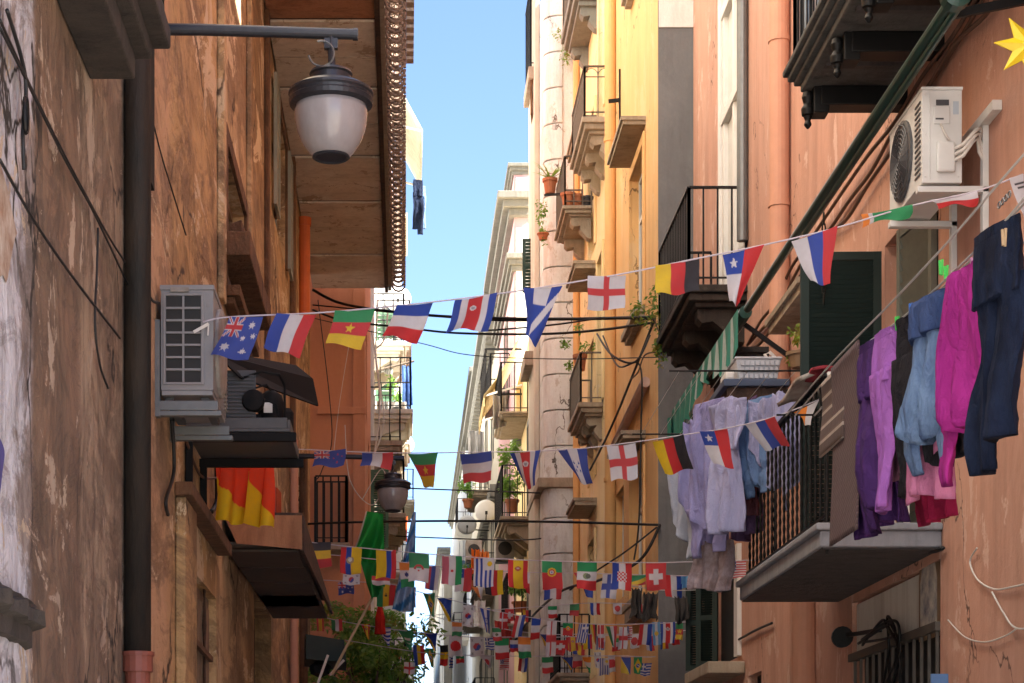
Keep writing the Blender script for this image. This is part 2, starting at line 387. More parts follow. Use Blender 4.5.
# ------------------------------------------------------------------ camera, light, sky
cam = bpy.data.cameras.new('camera'); camo = bpy.data.objects.new('camera', cam); col.objects.link(camo)
camo.location = (0, 0, EYE); camo.rotation_euler = (R(90), 0, 0)
cam.sensor_width = 36; cam.lens = F*36/1024; cam.shift_x = (512-VX)/1024; cam.shift_y = (VY-341.5)/1024
cam.clip_start = .1; cam.clip_end = 2000
scene.camera = camo
SUN_AZ, SUN_EL = 105, 50         # clockwise from +Y, as the sky texture counts it
w = bpy.data.worlds.new('World'); scene.world = w; w.use_nodes = True
nt = w.node_tree; bg = nt.nodes['Background']; bg.inputs[1].default_value = .05
sky = nt.nodes.new('ShaderNodeTexSky'); sky.sky_type = 'NISHITA'; sky.sun_disc = False
sky.sun_elevation = R(SUN_EL); sky.sun_rotation = R(SUN_AZ); sky.air_density = .6; sky.dust_density = .2; sky.ozone_density = 2.0
nt.links.new(sky.outputs[0], bg.inputs[0])
sl = bpy.data.lights.new('sun', 'SUN'); sl.energy = 5.0; sl.angle = R(.5); sl.color = (1, .94, .85)
so = bpy.data.objects.new('sun', sl); col.objects.link(so); so.location = (0, 0, 60)
sd = Vector((math.sin(R(SUN_AZ))*math.cos(R(SUN_EL)), math.cos(R(SUN_AZ))*math.cos(R(SUN_EL)), math.sin(R(SUN_EL))))
so.rotation_euler = sd.to_track_quat('Z', 'Y').to_euler()
scene.cycles.max_bounces = 14; scene.cycles.diffuse_bounces = 10; scene.cycles.transmission_bounces = 6
scene.view_settings.view_transform = 'Standard'; scene.view_settings.look = 'None'
scene.view_settings.exposure = 3.18; scene.view_settings.gamma = 1
# ------------------------------------------------------------------ building helpers
def building(name, label, side, X, D0, D1, Z1, mat, holes=(), back=6.0, reveal=.24, cat='building'):
    root = thing(name, label, cat, (X, D0, 0)); root['side'] = side
    m = MB()
    ys = sorted({D0, D1} | {h[0] for h in holes} | {h[1] for h in holes}); zs = sorted({0.0, Z1} | {h[2] for h in holes} | {h[3] for h in holes})
    for a, b in zip(ys, ys[1:]):
        for c, d in zip(zs, zs[1:]):
            my, mz = (a+b)/2, (c+d)/2
            if any(h[0] < my < h[1] and h[2] < mz < h[3] for h in holes): continue
            m.poly([(X,a,c),(X,b,c),(X,b,d),(X,a,d)])
    xr = X + side*reveal
    for a, b, c, d in holes:
        m.poly([(X,a,c),(xr,a,c),(xr,a,d),(X,a,d)]); m.poly([(X,b,c),(xr,b,c),(xr,b,d),(X,b,d)])
        m.poly([(X,a,c),(X,b,c),(xr,b,c),(xr,a,c)]); m.poly([(X,a,d),(X,b,d),(xr,b,d),(xr,a,d)])
        m.poly([(xr,a,c),(xr,b,c),(xr,b,d),(xr,a,d)])
    xb = X + side*back
    m.poly([(X,D0,0),(xb,D0,0),(xb,D0,Z1),(X,D0,Z1)]); m.poly([(X,D1,0),(xb,D1,0),(xb,D1,Z1),(X,D1,Z1)])
    m.poly([(xb,D0,0),(xb,D1,0),(xb,D1,Z1),(xb,D0,Z1)]); m.poly([(X,D0,Z1),(xb,D0,Z1),(xb,D1,Z1),(X,D1,Z1)])
    me_o = m.build('wall', mat, root)
    return root
def window(root, side, X, h, frame='frame_white', pane='glass', sill=None, mull=1, trans=True, depth=.10, surround=None, rows=1):
    a, b, c, d = h; x0, x1 = X+side*depth, X+side*(depth+.06); f = .06
    m = MB(); m.box(x0,a+.001,c+.001,x1,a+f,d-.001); m.box(x0,b-f,c+.001,x1,b-.001,d-.001); m.box(x0,a+f,c+.001,x1,b-f,c+f); m.box(x0,a+f,d-f,x1,b-f,d-.001)
    for i in range(1, mull+1):
        y = a+(b-a)*i/(mull+1); m.box(x0-side*.01, y-.035, c+f, x1, y+.035, d-f)
    for i in range(1, rows+1):
        z = c+(d-c)*(.72 if rows == 1 else i/(rows+1)); m.box(x0+side*.003, a+f, z-.03, x1, b-f, z+.03)
    wo = m.build('window', M[frame], root)
    p = MB(); p.box(x0+side*.02, a+f*.5, c+f*.5, x0+side*.032, b-f*.5, d-f*.5); p.build('pane', M[pane], wo)
    if sill:
        s = MB(); s.box(X-side*.14, a-.1, c-.09, X-side*.002, b+.1, c-.002); s.box(X-side*.09, a-.05, c-.15, X-side*.002, b+.05, c-.091); s.build('sill', M[sill], wo, bevel=.008)
    if surround:
        s = MB(); t = .14; q = X-side*.035
        s.box(q,a-t,c,X-side*.002,a-.003,d+t); s.box(q,b+.003,c,X-side*.002,b+t,d+t); s.box(q,a,d+.003,X-side*.002,b,d+t); s.build('surround', M[surround], wo, bevel=.006)
    return wo
def hood(root, side, X, a, b, z, depth, mat='slab', thick=.07, name='window_hood'):
    m = MB(); m.box(X-side*depth, a, z, X-side*.002, b, z+thick); m.box(X-side*(depth+.03), a-.03, z+thick, X-side*.002, b+.03, z+thick+.05)
    return m.build(name, M[mat], root)
def louvre(m, o, u, w, h, nx=None, t=.04, slats=28, fr=.06):
    """a louvred leaf: o = lower corner, u = unit direction of its width, nx = its normal"""
    o, u = Vector(o), Vector(u); nx = nx or Vector((-u.y, u.x, 0)); z = Vector((0,0,1))
    def bx(a0, a1, b0, b1, t0, t1, tilt=0):
        q = []
        for bz in (b0, b1):
            off = tilt if bz == b1 else 0
            for aa, tt in ((a0,t0),(a1,t0),(a1,t1),(a0,t1)): q.append(o + u*aa + z*bz + nx*(tt+off))
        m.hexa(q)
    bx(0, fr, 0, h, 0, t); bx(w-fr, w, 0, h, 0, t)
    for b in (0, h*.48, h-fr): bx(fr, w-fr, b, b+fr, .002, t-.002)
    for i in range(slats):
        b = fr + (h-2*fr)*i/slats; bx(fr, w-fr, b, b+(h-2*fr)/slats*.8, .002, .012, t*.55)
def railing(m, Xw, Xo, side, D0, D1, z, h, step=.12, r=.009, style='plain', end0=True, end1=True, inset=.05):
    xo = Xo + side*inset; a, b = D0+inset, D1-inset
    path = ([(Xw-side*.01, a, 0)] if end0 else []) + [(xo, a, 0), (xo, b, 0)] + ([(Xw-side*.01, b, 0)] if end1 else [])
    for p, q in zip(path, path[1:]):
        P0, P1 = Vector(p), Vector(q); L = (P1-P0).length
        m.bar(P0+Vector((0,0,z+h)), P1+Vector((0,0,z+h)), .045, .02); m.bar(P0+Vector((0,0,z+.08)), P1+Vector((0,0,z+.08)), .03, .014)
        n = max(2, int(L/step)); d = (P1-P0)/n
        for i in range(n+1):
            c = P0 + d*i; rr = r*1.6 if i in (0, n) else r
            if style == 'bulge' and i not in (0, n):
                out = Vector((d.y, -d.x, 0)).normalized()*side*-1
                pts = [c + Vector((0,0,z+.08+(h-.08)*t)) + out*.13*math.sin(math.pi*min(1,t*1.5))*(t < .67) for t in [k/8 for k in range(9)]]
                m.tube(pts, rr, 5)
            else: m.bar(c+Vector((0,0,z+.001)), c+Vector((0,0,z+h-.011)), rr*2, rr*2, Vector((0,1,0)))
        if style == 'arch':
            m.bar(P0+Vector((0,0,z+h-.16)), P1+Vector((0,0,z+h-.16)), .02, .012)
            for i in range(n):
                c = P0 + d*(i+.5); w = d*.5
                m.tube([c + w*math.cos(t) + Vector((0,0,z+h-.15+.12*math.sin(t))) for t in [math.pi*k/6 for k in range(7)]], .006, 4)
def balcony(root, side, X, Xo, D0, D1, zb, zt, h=1.0, mat='slab', iron='iron', brackets=3, style='plain', step=.12, tiers=True, rails=True, brk_mat=None):
    m = MB(); t = zt-zb; w = abs(X-Xo)
    if tiers:
        m.box(Xo, D0, zt-t*.28, X-side*.002, D1, zt); m.box(Xo+side*.05, D0+.05, zt-t*.55, X-side*.002, D1-.05, zt-t*.28-.001); m.box(Xo+side*.12, D0+.12, zt-t*.72, X-side*.002, D1-.12, zt-t*.55-.001)
    else: m.box(Xo, D0, zb, X-side*.002, D1, zt)
    bo = m.build('balcony', M[mat], root, bevel=.012)
    if brackets:
        zc = zt-t*.72-.002 if tiers else zb-.002
        for i in range(brackets):
            y = D0+.2+(D1-D0-.62)*i/max(1, brackets-1); k = MB(); q = X-side*.002; e = Xo+side*.16
            prof = [(q, zc), (e, zc), (e, zc-.10), (e+side*.05, zc-.15), (e+side*.16, zc-.13), (X-side*w*.35, zc-.22), (X-side*w*.12, zc-.34), (q, zc-.36)]
            k.poly([(x, y, z) for x, z in prof]); k.poly([(x, y+.22, z) for x, z in prof])
            for (xa, za), (xb, zb_) in zip(prof, prof[1:]+prof[:1]): k.poly([(xa,y,za),(xb,y,zb_),(xb,y+.22,zb_),(xa,y+.22,za)])
            k.build('bracket', M[brk_mat or mat], bo, bevel=.01)
    if rails:
        r = MB(); railing(r, X, Xo, side, D0, D1, zt, h, step, style=style); r.build('railing', M[iron], bo)
    return bo
def downpipe(root, x, y, z0, z1, r, mat, collars=(), cl_mat=None):
    m = MB(); m.tube([(x,y,z0),(x,y,z1)], r, 14)
    for z in collars: m.tube([(x,y,z-.05),(x,y,z+.05)], r*1.18, 14)
    return m.build('downpipe', mat, root, smooth=False)
def cornice(root, side, X, D0, D1, z, out=.35, mat='cornice', h=.5):
    m = MB()
    for k in range(3): m.box(X-side*out*(k+1)/3, D0-out*(k+1)/3, z+h*k/3+.001*k, X+side*.4, D1+.05*k, z+h*(k+1)/3)
    return m.build('cornice', M[mat], root, bevel=.01)

# ------------------------------------------------------------------ setting
m = MB(); m.poly([(-400,-300,-.03),(400,-300,-.03),(400,900,-.03),(-400,900,-.03)]); tag(m.build('ground', M['earth']), kind='structure')
m = MB(); m.poly([(-1.49,-30,0),(3.59,-30,0),(3.59,300,0),(-1.49,300,0)]); tag(m.build('street', M['asphalt']), kind='structure')

# ------------------------------------------------------------------ left row
LX = -1.5
near = building('plaster_house', 'old house with grey and brown peeling plaster at the left edge of the photo', -1, LX, -6.0, 10.98, 10.6, M['near_wall'])
m = MB(); m.box(LX-5.9, -6.0, 10.601, LX-.001, 10.98, 21.0); m.build('bounce_storey', M['white_wall'], near)  # unseen pale storey, added to bounce whiter sunlight down into the lane
zb = ZZ(80, 9.5)
m = MB()      # sooty ledge of the balcony above
m.box(-1.28, 5.0, zb, LX+.002, 9.5, zb+.12); m.box(-1.21, 5.0, zb+.121, LX+.002, 9.57, zb+.2); m.box(-1.13, 5.0, zb+.201, LX+.002, 9.65, zb+.30)
bo = m.build('balcony', M['slab_dark'], near, bevel=.012)
m = MB(); railing(m, LX, -1.12, -1, 5.0, 9.64, zb+.30, .9, .09); bo2 = m.build('railing', M['green_dark'], bo)
m = MB(); random.seed(3); z0 = ZZ(622, 7.8); rings = []
for k in range(34):
    y = 5.4+2.5*k/33; e = random.uniform(.55,1.0); dz = random.uniform(-.012,.012)
    rings.append([m.bm.verts.new((LX+dx, y+random.uniform(-.02,.02), z0+zz+dz)) for dx, zz in ((-.02,-.10),(.03,-.085),(.045*e,-.02),(.10*e,-.01),(.105*e,.04),(.06*e,.055),(.05,.075),(-.02,.085))])
for A, B in zip(rings, rings[1:]):
    for q in range(8): m.face([A[q], A[(q+1)%8], B[(q+1)%8], B[q]])
m.face(rings[0][::-1]); m.face(rings[-1]); m.jitter(.008, 23); m.build('broken_ledge', M['slab_dark'], near)
m = MB(); m.poly([(LX+.005, 7.08+.38*math.cos(t)+.02*math.sin(5*t), ZZ(462,7.4)+.17*math.sin(t)+.02*math.cos(4*t)) for t in [2*math.pi*k/48 for k in range(48)]]); m.build('painted_patch', plain('violet_paint', (.06,.05,.20), .9, 0, .4, 6), near)
m = MB(); m.poly([(LX+.005, 7.25+.42*math.cos(t)+.08*math.sin(3*t), ZZ(235,7.5)+.22*math.sin(t)+.04*math.cos(5*t)) for t in [2*math.pi*k/32 for k in range(32)]]); m.build('stain_patch', plain('brown_stain', (.22,.13,.08), .9, 0, 1, 9, dirt=(.42,.36,.30)), near)
# the big old pipe between both houses
m = MB(); px = LX+.075
m.tube([(px, 10.66, ZZ(655, 10.66)), (px, 10.66, 9.0)], .072, 16); t = thing('drainpipe', 'thick dark rusty drainpipe running down the left wall beside the grey air conditioner', 'pipe', (px, 10.66, 0))
m.build('pipe', M['pipe_dark'], t, smooth=True)
m = MB(); m.tube([(px, 10.66, 0), (px, 10.66, ZZ(672, 10.66))], .066, 16); m.tube([(px, 10.66, ZZ(672, 10.66)), (px, 10.66, ZZ(652, 10.66))], .082, 16); m.tube([(px, 10.66, ZZ(656, 10.66)), (px, 10.66, ZZ(652, 10.66))], .09, 16); m.build('collar', M['pipe_red'], t, smooth=False)
m = MB(); m.box(LX+.002, 11.25, ZZ(184, 11.3), LX+.07, 11.42, 8.6); m.build('casing', M['plastic_black'], t)

oh = [(23.0, 25.0, ZZ(245, 24), ZZ(110, 23.6)), (19.9, 22.4, 0.05, ZZ(604, 21)), (16.6, 18.6, ZZ(300,17), ZZ(160,17)), (27.2, 28.6, ZZ(560,28), ZZ(455,28)), (14.2, 15.9, .05, ZZ(585,15))]
och = building('ochre_house', 'tall ochre house with streaked plaster and old wood doors behind the left air conditioner', -1, LX, 11.0, 31.6, 14.4, M['ochre_wall'], oh)
m = MB(); m.box(LX-5.9, 11.0, 14.401, LX-.001, 31.6, 24.0); m.build('bounce_storey', M['white_wall'], och)  # added above the view, kept pale as a bounce surface for the sun
m = MB(); m.box(LX-.3, 11.03, 10.4, LX+.012, 31.58, 14.39); m.build('bounce_facing', M['cream'], och)  # unseen cream facing over the ochre, added to reflect more light across
window(och, -1, LX, oh[0], 'grey_frame', surround='wood_old')
window(och, -1, LX, oh[2], 'frame_brown', sill='wood_old', surround='wood_old')
window(och, -1, LX, oh[3], 'frame_brown', sill='slab')
m = MB(); a, b, c, d = oh[1]; m.box(LX-.10, a+.02, c, LX-.15, a+.45, d-.02); m.box(LX-.08, a+.46, c, LX-.13, a+.9, d-.02)
do = m.build('door', M['wood_door'], och, bevel=.01)
m = MB(); m.box(LX-.18, a+.9, c, LX-.2, b-.02, d-.02); m.build('opening', M['dark'], do)
# wood door with carved panel, bottom left
a, b, c, d = oh[4]
m = MB(); m.box(LX-.06, a+.01, c, LX-.11, b-.01, d-.01)
for k in range(5): m.box(LX-.045, a+.12+k*.31, c+.1, LX-.059, a+.34+k*.31, d-.1)
do = m.build('door', M['wood_door'], och, bevel=.008)
m = MB()
for k in (.42, 1.1):
    y = a+k; zz = ZZ(620, 14.9)
    m.lathe([(.015,-.55),(.05,-.4),(.03,-.2),(.07,0),(.03,.2),(.06,.35),(.03,.5),(.006,.75)], (LX-.035, y, zz), 8, Matrix.Diagonal((.25,1,1)))
m.build('ornament', M['rust'], do)
m = MB(); m.bar((LX-.02, a+.1, ZZ(640,14.4)), (LX-.02, b-.2, ZZ(652,15)), .03, .04); m.build('latch_bar', M['wood_old'], do)
for y0, y1, dx, z0, z1, nm in ((13.05,13.75,.07,0,ZZ(505,13.4),'pilaster'), (15.95,16.15,.06,ZZ(300,16),10.3,'wall_strip'), (18.9,19.1,.05,ZZ(500,19),10.3,'wall_strip'), (21.3,21.55,.05,4.6,10.3,'wall_strip'), (26,26.25,.07,ZZ(600,26),10.3,'wall_strip')):
    m = MB(); m.box(LX+.002, y0, z0, LX+dx, y1, z1); m.build(nm, M['wood_old'] if nm == 'wall_strip' and y0 > 20 else M['ochre_wall'], och, bevel=.012)
m = MB(); m.box(LX+.002, 13.0, ZZ(505,13.4)+.001, LX+.12, 15.95, ZZ(505,13.4)+.09); m.build('lintel', M['wood_old'], och, bevel=.01)
# shutters seen edge-on around the upper window, and the small one below
for y in (22.4, 25.02):
    m = MB(); louvre(m, (LX+.03, y, oh[0][2]), (0,1,0), .58, oh[0][3]-oh[0][2], Vector((1,0,0)), slats=34); m.build('shutter', M['grey_frame'], och)
# plank shutter swung out from the wall
m = MB(); p = P(230,245,16.9); q = P(268,322,18.6)
m.hexa([p+Vector((-.06,0,-.10)), p+Vector((.10,0,-.02)), q+Vector((.03,0,-.02)), q+Vector((-.14,0,-.10)), p+Vector((-.06,0,.16)), p+Vector((.10,0,.22)), q+Vector((.03,0,.16)), q+Vector((-.14,0,.10))])
m.box(LX+.002, 16.3, ZZ(262,16.5), LX+.24, 18.8, ZZ(238,16.5)); m.build('window_hood', M['wood_old'], och, bevel=.012)
m = MB(); m.tube([(LX+.07, 28.4, ZZ(318,28.4)), (LX+.07, 28.4, ZZ(222,28.4))], .085, 14); m.tube([(LX+.07,28.4,ZZ(226,28.4)),(LX+.07,28.4,ZZ(218,28.4))], .1, 14); m.build('downpipe', M['hose'], och)
downpipe(och, LX+.09, 27.8, 0, ZZ(455,27.8), .06, M['wood_old'])
downpipe(och, LX+.08, 25.6, 0, ZZ(440,25.6), .055, M['pipe_terra'])

# long balcony with a panelled underside and curled ironwork
zb = 1.6+8.7; Xo = -.27
m = MB(); m.box(LX+.002, 18.0, zb+.03, Xo, 32.45, zb+.22); m.box(Xo+.001, 18.0, zb-.02, Xo+.05, 32.5, zb+.24)
bo = m.build('balcony', M['slab'], och)
m = MB(); y = 18.2; k = 0; edges = [18.2, 19.6, 20.4, 21.6, 22.65, 23.6, 24.8, 26.0, 26.85, 27.9, 29.1, 30.5, 32.4]
for y0, y1 in zip(edges, edges[1:]):
    p = MB(); p.box(LX+.02, y0+.03, zb-.014*(k % 2), Xo-.06, y1-.03, zb+.029); p.build('soffit_panel', M['red_slab'] if y1 < 21.7 else M['warm_slab'], bo, bevel=.006); k += 1
m.box(Xo-.055, 18.0, zb-.05, Xo-.002, 32.5, zb+.028)
for y in edges[1:]: m.box(LX+.02, y-.029, zb+.012, Xo-.056, y+.029, zb+.028)
m.build('edge_beam', M['rust'], bo)
m = MB()
y = 19.0; k = 0
while y < 32.4:
    c = Vector((Xo+.165, y, zb+.02))
    m.tube([c + Vector((.105*math.cos(t), .05*t/6.28-.02, .115*math.sin(t))) for t in [2*math.pi*k_/12 for k_ in range(13)]], .017, 6)
    c2 = c + Vector((-.01, .13, .16)); m.tube([c2 + Vector((.085*math.cos(t), .03*math.cos(t), .085*math.sin(t))) for t in [2*math.pi*k_/10 for k_ in range(10)]], .013, 5, True)
    m.tube([(Xo+.06, y+.06, zb+.1), (Xo+.20, y+.06, zb+.28), (Xo+.16, y+.06, zb+.55), (Xo+.05, y+.06, zb+.95)], .008, 4)
    y += .27
m.bar((Xo+.05, 18.5, zb+.97), (Xo+.05, 32.4, zb+.97), .05, .03); m.build('railing', M['rust_curl'], bo)
m = MB()      # rusty ribbed awning frame higher up
z2 = 1.6+12.5
m.box(LX+.002, 20, z2, .02, 32.9, z2+.18)
for k in range(40): m.box(.021, 20+k*.32, z2-.06, .14, 20.2+k*.32, z2+.24)
m.build('upper_balcony', M['rust'], och)
for a, b_ in ((19.5, 20.2), (30.6, 31.3)):
    pass

# ------------------------------------------------------------------ left row, far
th = [(33.6, 34.8, ZZ(420,34), ZZ(330,34)), (35.6, 36.8, ZZ(530,36), ZZ(440,36))]
ter = building('terracotta_house', 'dull terracotta house jutting out behind the ochre house on the left', -1, -.66, 33.0, 38.4, 16.0, M['terracotta_far'], th, back=4)
for h in th: window(ter, -1, -.66, h, 'frame_white')
m = MB()
for x0, x1 in ((-.86,-.66),): m.box(x0, 32.93, 0, x1-.001, 32.998, 15.8)
m.box(-1.45, 32.9, ZZ(415,33), -.64, 32.998, ZZ(408,33)); m.build('pilaster', M['terracotta_far'], ter, bevel=.01)
m = MB(); m.box(-1.47, 32.3, ZZ(552,32.6), -.9, 32.998, ZZ(545,32.6)); bo = m.build('balcony', M['slab'], ter, bevel=.01)
m = MB(); railing(m, -1.46, -.9, -1, 32.3, 32.95, ZZ(545,32.6), 1.08, .11, .012)
m.build('railing', M['iron'], bo)
m = MB(); louvre(m, (-.655, 38.3, ZZ(548,38.3)), (1,0,0), .34, ZZ(470,38.3)-ZZ(548,38.3), Vector((0,-1,0)), slats=30); m.build('shutter', M['green_light'], ter)

h4 = [(y, y+1.1, z, z+2.1) for z in (4.5, 8.0, 11.6, 15.2) for y in (41, 44.5, 48.5, 53)]
cre = building('cream_house', 'cream house with stacked balconies beyond the terracotta house on the left', -1, -.72, 38.5, 58, 19.6, M['white_wall'], h4, back=6)
for h in h4: window(cre, -1, -.72, h, 'frame_white', surround='beige')
for (a, b_, z, xo) in ((40.6, 43, 9.7, .16), (39.4, 42.6, 7.4, .02), (44, 46.4, 11.9, .02), (48, 51, 4.3, .1), (44.2, 47, 4.3, .05), (43.6, 46.6, 14.6, .05), (52.6, 55, 7.9, .2), (39.0, 41.4, 8.75, -.05), (46.5, 49, 10.2, .12), (49.5, 52.4, 13.2, .16)):
    balcony(cre, -1, -.72, xo, a, b_, z, z+.35, 1.05, mat='cream' if z > 9 else 'slab', brackets=2, step=.2)
downpipe(cre, -.66, 39.2, 0, 17, .06, M['frame_white'])
m = MB(); louvre(m, (-.70, 47.2, 11.6), (1,.1,0), .45, 2.1, Vector((0,-1,0)), slats=20); m.build('shutter', M['green_light'], cre)
h5 = [(60.8, 62, z, z+2) for z in (5, 9, 13)]
whi = building('white_house', 'far white house behind the satellite dish on the left', -1, -.12, 59, 76, 18.6, M['white_wall'], h5, back=6)
for h in h5: window(whi, -1, -.12, h, 'frame_white')
for z in (12.6, 15.4):
    m = MB(); m.box(-.55, 58.93, z, -.22, 58.998, z+1.6); wo = m.build('window', M['grey_frame'], whi); m = MB(); m.box(-.5, 58.91, z+.08, -.27, 58.929, z+1.5); m.build('pane', M['glass'], wo)
for (a, b_, z) in ((60, 63, 8.2), (60, 63, 4.6), (66, 69, 12), (66, 69, 6)): balcony(whi, -1, -.12, .32, a, b_, z, z+.35, 1.0, mat='cream', brackets=0, step=.25)
h6 = [(y, y+1.3, z, z+2) for z in (6, 10, 14) for y in (93, 104)]
bei = building('beige_house', 'distant beige house at the far end of the left row', -1, .05, 90, 118, 17.5, M['beige'], h6, back=8)
for h in h6: window(bei, -1, .05, h, 'frame_white')
for (a, b_, z) in ((92, 95, 9.4), (103, 106, 5.6)): balcony(bei, -1, .05, .6, a, b_, z, z+.4, 1.0, mat='cream', brackets=0, step=.3)
building('small_house', 'low far house closing the left side of the lane', -1, .6, 132, 160, 13.0, M['cream'], (), back=10)

# ------------------------------------------------------------------ right row
RX = 3.6
rh = [(13.5, 15.0, ZZ(520,14.2), ZZ(205,14.0)), (21.2, 22.7, ZZ(283,21.5), 13.8), (13.45, 16.1, .6, ZZ(560,13.5)), (21.6, 23.4, ZZ(660,22), ZZ(560,22)), (20.2, 21.0, 0.02, ZZ(672,20.4))]
rc = building('coral_house', 'near coral terracotta house carrying the laundry balcony on the right', 1, RX, 5.3, 24.98, 15.2, M['terracotta'], rh)
w_ = window(rc, 1, RX, rh[0], 'frame_brown', 'dark', mull=1, depth=.12)
# tall white window at the far balcony
a, b, c, d = rh[1]
m = MB(); m.box(RX-.03, a-.14, c, RX+.05, a-.002, d); m.box(RX-.03, b+.002, c, RX+.05, b+.14, d)
for z in (c+2.1, c+3.3): m.box(RX-.02, a, z, RX+.08, b, z+.12)
m.box(RX+.0, a, c, RX+.06, a+.12, d); m.box(RX+.0, b-.12, c, RX+.06, b, d); m.box(RX+.0, (a+b)/2-.06, c, RX+.06, (a+b)/2+.06, d)
wo = m.build('window', M['frame_white'], rc, bevel=.006); m = MB(); m.box(RX+.05, a+.05, c, RX+.062, b-.05, d); m.build('pane', M['curtain'], wo)
m = MB(); m.tube([(RX-.06, a-.22, c+.3), (RX-.06, a-.22, 14.5)], .06, 12); m.build('downpipe', M['galv'], rc)
# niche with a white board and bars, bottom right
a, b, c, d = rh[2]
m = MB(); m.box(RX+.03, a+.03, ZZ(640,15), RX+.07, b-.03, d-.02); wo = m.build('niche_board', plaster('grimy_board', (.70,.68,.60), (.36,.30,.22), (.74,.72,.66), .6, .5, .3, 1.2), rc)
m = MB(); y0 = a+.06
prof = [(y0+.55*t, ZZ(636,13.6)+s) for t, s in ((0,0),(1,0),(1,.45),(.85,.62),(.5,.68),(.15,.62),(0,.45))]
m.poly([(RX+.012, y, z) for y, z in prof]); m.poly([(RX+.027, y, z) for y, z in prof]); m.build('arched_panel', M['frame_brown'], wo)
m = MB(); m.poly([(RX+.008, y0+.275+(y-y0-.275)*.8, z*.82+ZZ(636,13.6)*.18+.03) for y, z in prof]); m.build('picture', plain('faded_picture', (.62,.58,.48), .7, 0, 1, 7, dirt=(.12,.13,.17)), wo)
m = MB(); m.box(RX+.10, a+.01, c, RX+.12, b-.01, ZZ(640,15)-.01); m.build('opening', M['dark'], rc)
m = MB(); zr = ZZ(628,13.6)
m.bar((RX-.005, a, zr), (RX-.005, b, zr), .06, .06)
for k in range(13): m.bar((RX-.005, a+.06+k*.205, c), (RX-.005, a+.06+k*.205, zr-.031), .022, .016, Vector((0,1,0)))
m.build('grille', plain('worn_bars', (.10,.085,.07), .7, .1, .5, 10), rc)
m = MB()
a, b, c, d = rh[4]; m.box(RX+.1, a, c, RX+.14, b, d); m.build('arched_door', M['dark'], rc)
# lower far door with dark shutters
a, b, c, d = rh[3]
m = MB(); m.box(RX+.1, a, c, RX+.14, b, d); do = m.build('door', M['dark'], rc)
m = MB(); louvre(m, (RX-.02, b+.02, c), (-.86,.5,0), .30, d-c, slats=34); m.build('shutter', M['green_dark'], rc)
m = MB(); louvre(m, (RX-.02, b-.55, c), (-.86,.5,0), .26, d-c, slats=34); m.build('shutter', M['green_dark'], rc)
m = MB(); m.box(RX-.05, a-.22, c, RX-.002, a-.002, d+.1); m.build('surround', M['frame_white'], do)
balcony(rc, 1, RX, 3.2, 21.15, 22.9, ZZ(672,21), ZZ(660,21), 1.0, mat='slab', brackets=0, tiers=False, rails=False)
# far balcony with mouldings
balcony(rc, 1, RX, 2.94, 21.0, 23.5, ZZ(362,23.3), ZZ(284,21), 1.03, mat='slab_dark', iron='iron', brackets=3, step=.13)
# laundry balcony
zb, zt = ZZ(547,13.4), ZZ(523,13.4)
m = MB(); m.box(2.78, 13.4, zb, RX-.002, 16.62, zt-.05); m.box(2.75, 13.37, zt-.049, RX-.002, 16.65, zt); bo = m.build('balcony', M['slab_blue'], rc, bevel=.012)
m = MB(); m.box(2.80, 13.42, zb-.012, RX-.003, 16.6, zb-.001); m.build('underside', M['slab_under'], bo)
m = MB()
def twisted(m, x, y, z0, z1, r=.0105, n=26):
    pts = [(x, y, z0+(z1-z0)*k/n) for k in range(n+1)]; m.tube(pts, [r*(1.25 if k % 2 else .72) for k in range(n+1)], 6)
y = 13.5
while y < 16.6:
    twisted(m, 2.84, y, zt, zt+1.0); y += .165
m.bar((2.84, 13.46, zt+1.01), (2.84, 16.57, zt+1.01), .05, .025); m.bar((2.84, 13.46, zt+.06), (2.84, 16.57, zt+.06), .03, .02)
x = 2.95
while x < 3.58: twisted(m, x, 16.56, zt, zt+1.0); x += .11
m.bar((2.84, 16.56, zt+1.01), (3.59, 16.56, zt+1.01), .05, .025)
m.build('railing', M['iron'], bo)
m = MB(); x = 2.9
while x < 3.58: m.bar((x, 13.46, zt), (x, 13.46, zt+1.0), .032, .032, Vector((0,1,0))); x += .095
m.bar((2.84, 13.46, zt+1.01), (3.59, 13.46, zt+1.01), .05, .025); m.build('end_railing', M['frame_white'], bo)
z0 = zt+.02
m = MB(); louvre(m, (RX-.03, 15.02, z0), (-1,0.03,0), .60, ZZ(252,15)-z0, Vector((0,-1,0)), slats=60); m.build('shutter', M['green_dark'], rc)
m = MB(); louvre(m, (RX-.01, 13.5, z0), (-.10,.995,0), .68, ZZ(215,13.8)-z0, slats=26); m.build('shutter', plain('dim_green_shutter', (.12,.125,.10), .7, 0, .4, 6), rc)
# upper balcony, seen from below
zb = ZZ(97,14.55)
m = MB(); m.box(2.86, 8.5, zb, RX-.002, 14.47, zb+.06); m.box(2.82, 8.5, zb+.061, RX-.002, 14.52, zb+.10); m.box(2.78, 8.5, zb+.101, RX-.002, 14.55, zb+.145); m.box(2.75, 8.5, zb+.146, RX-.002, 14.58, zb+.19); bo = m.build('balcony', M['sooty_grey'], rc, bevel=.012)
for y in (14.40, 13.42, 12.5, 11.6, 10.7):
    m = MB(); m.box(2.98, y-.09, zb-.14, RX-.002, y+.09, zb-.002); m.box(2.93, y-.08, zb-.19, 3.04, y+.08, zb-.003)
    m.lathe([(.045,0),(.05,.05),(.03,.08),(.045,.13),(.035,.17)], (2.90, y, zb-.19), 10); m.lathe([(.008,0),(.03,.03),(.02,.06),(.035,.09)], (2.90, y, zb-.285), 10)
    m.build('bracket', M['iron'], bo, bevel=.01)
for y in (13.9, 12.95, 12.05): m = MB(); m.box(2.92, y-.03, zb-.03, RX-.003, y+.03, zb-.002); m.build('joist', M['slab_under'], bo)
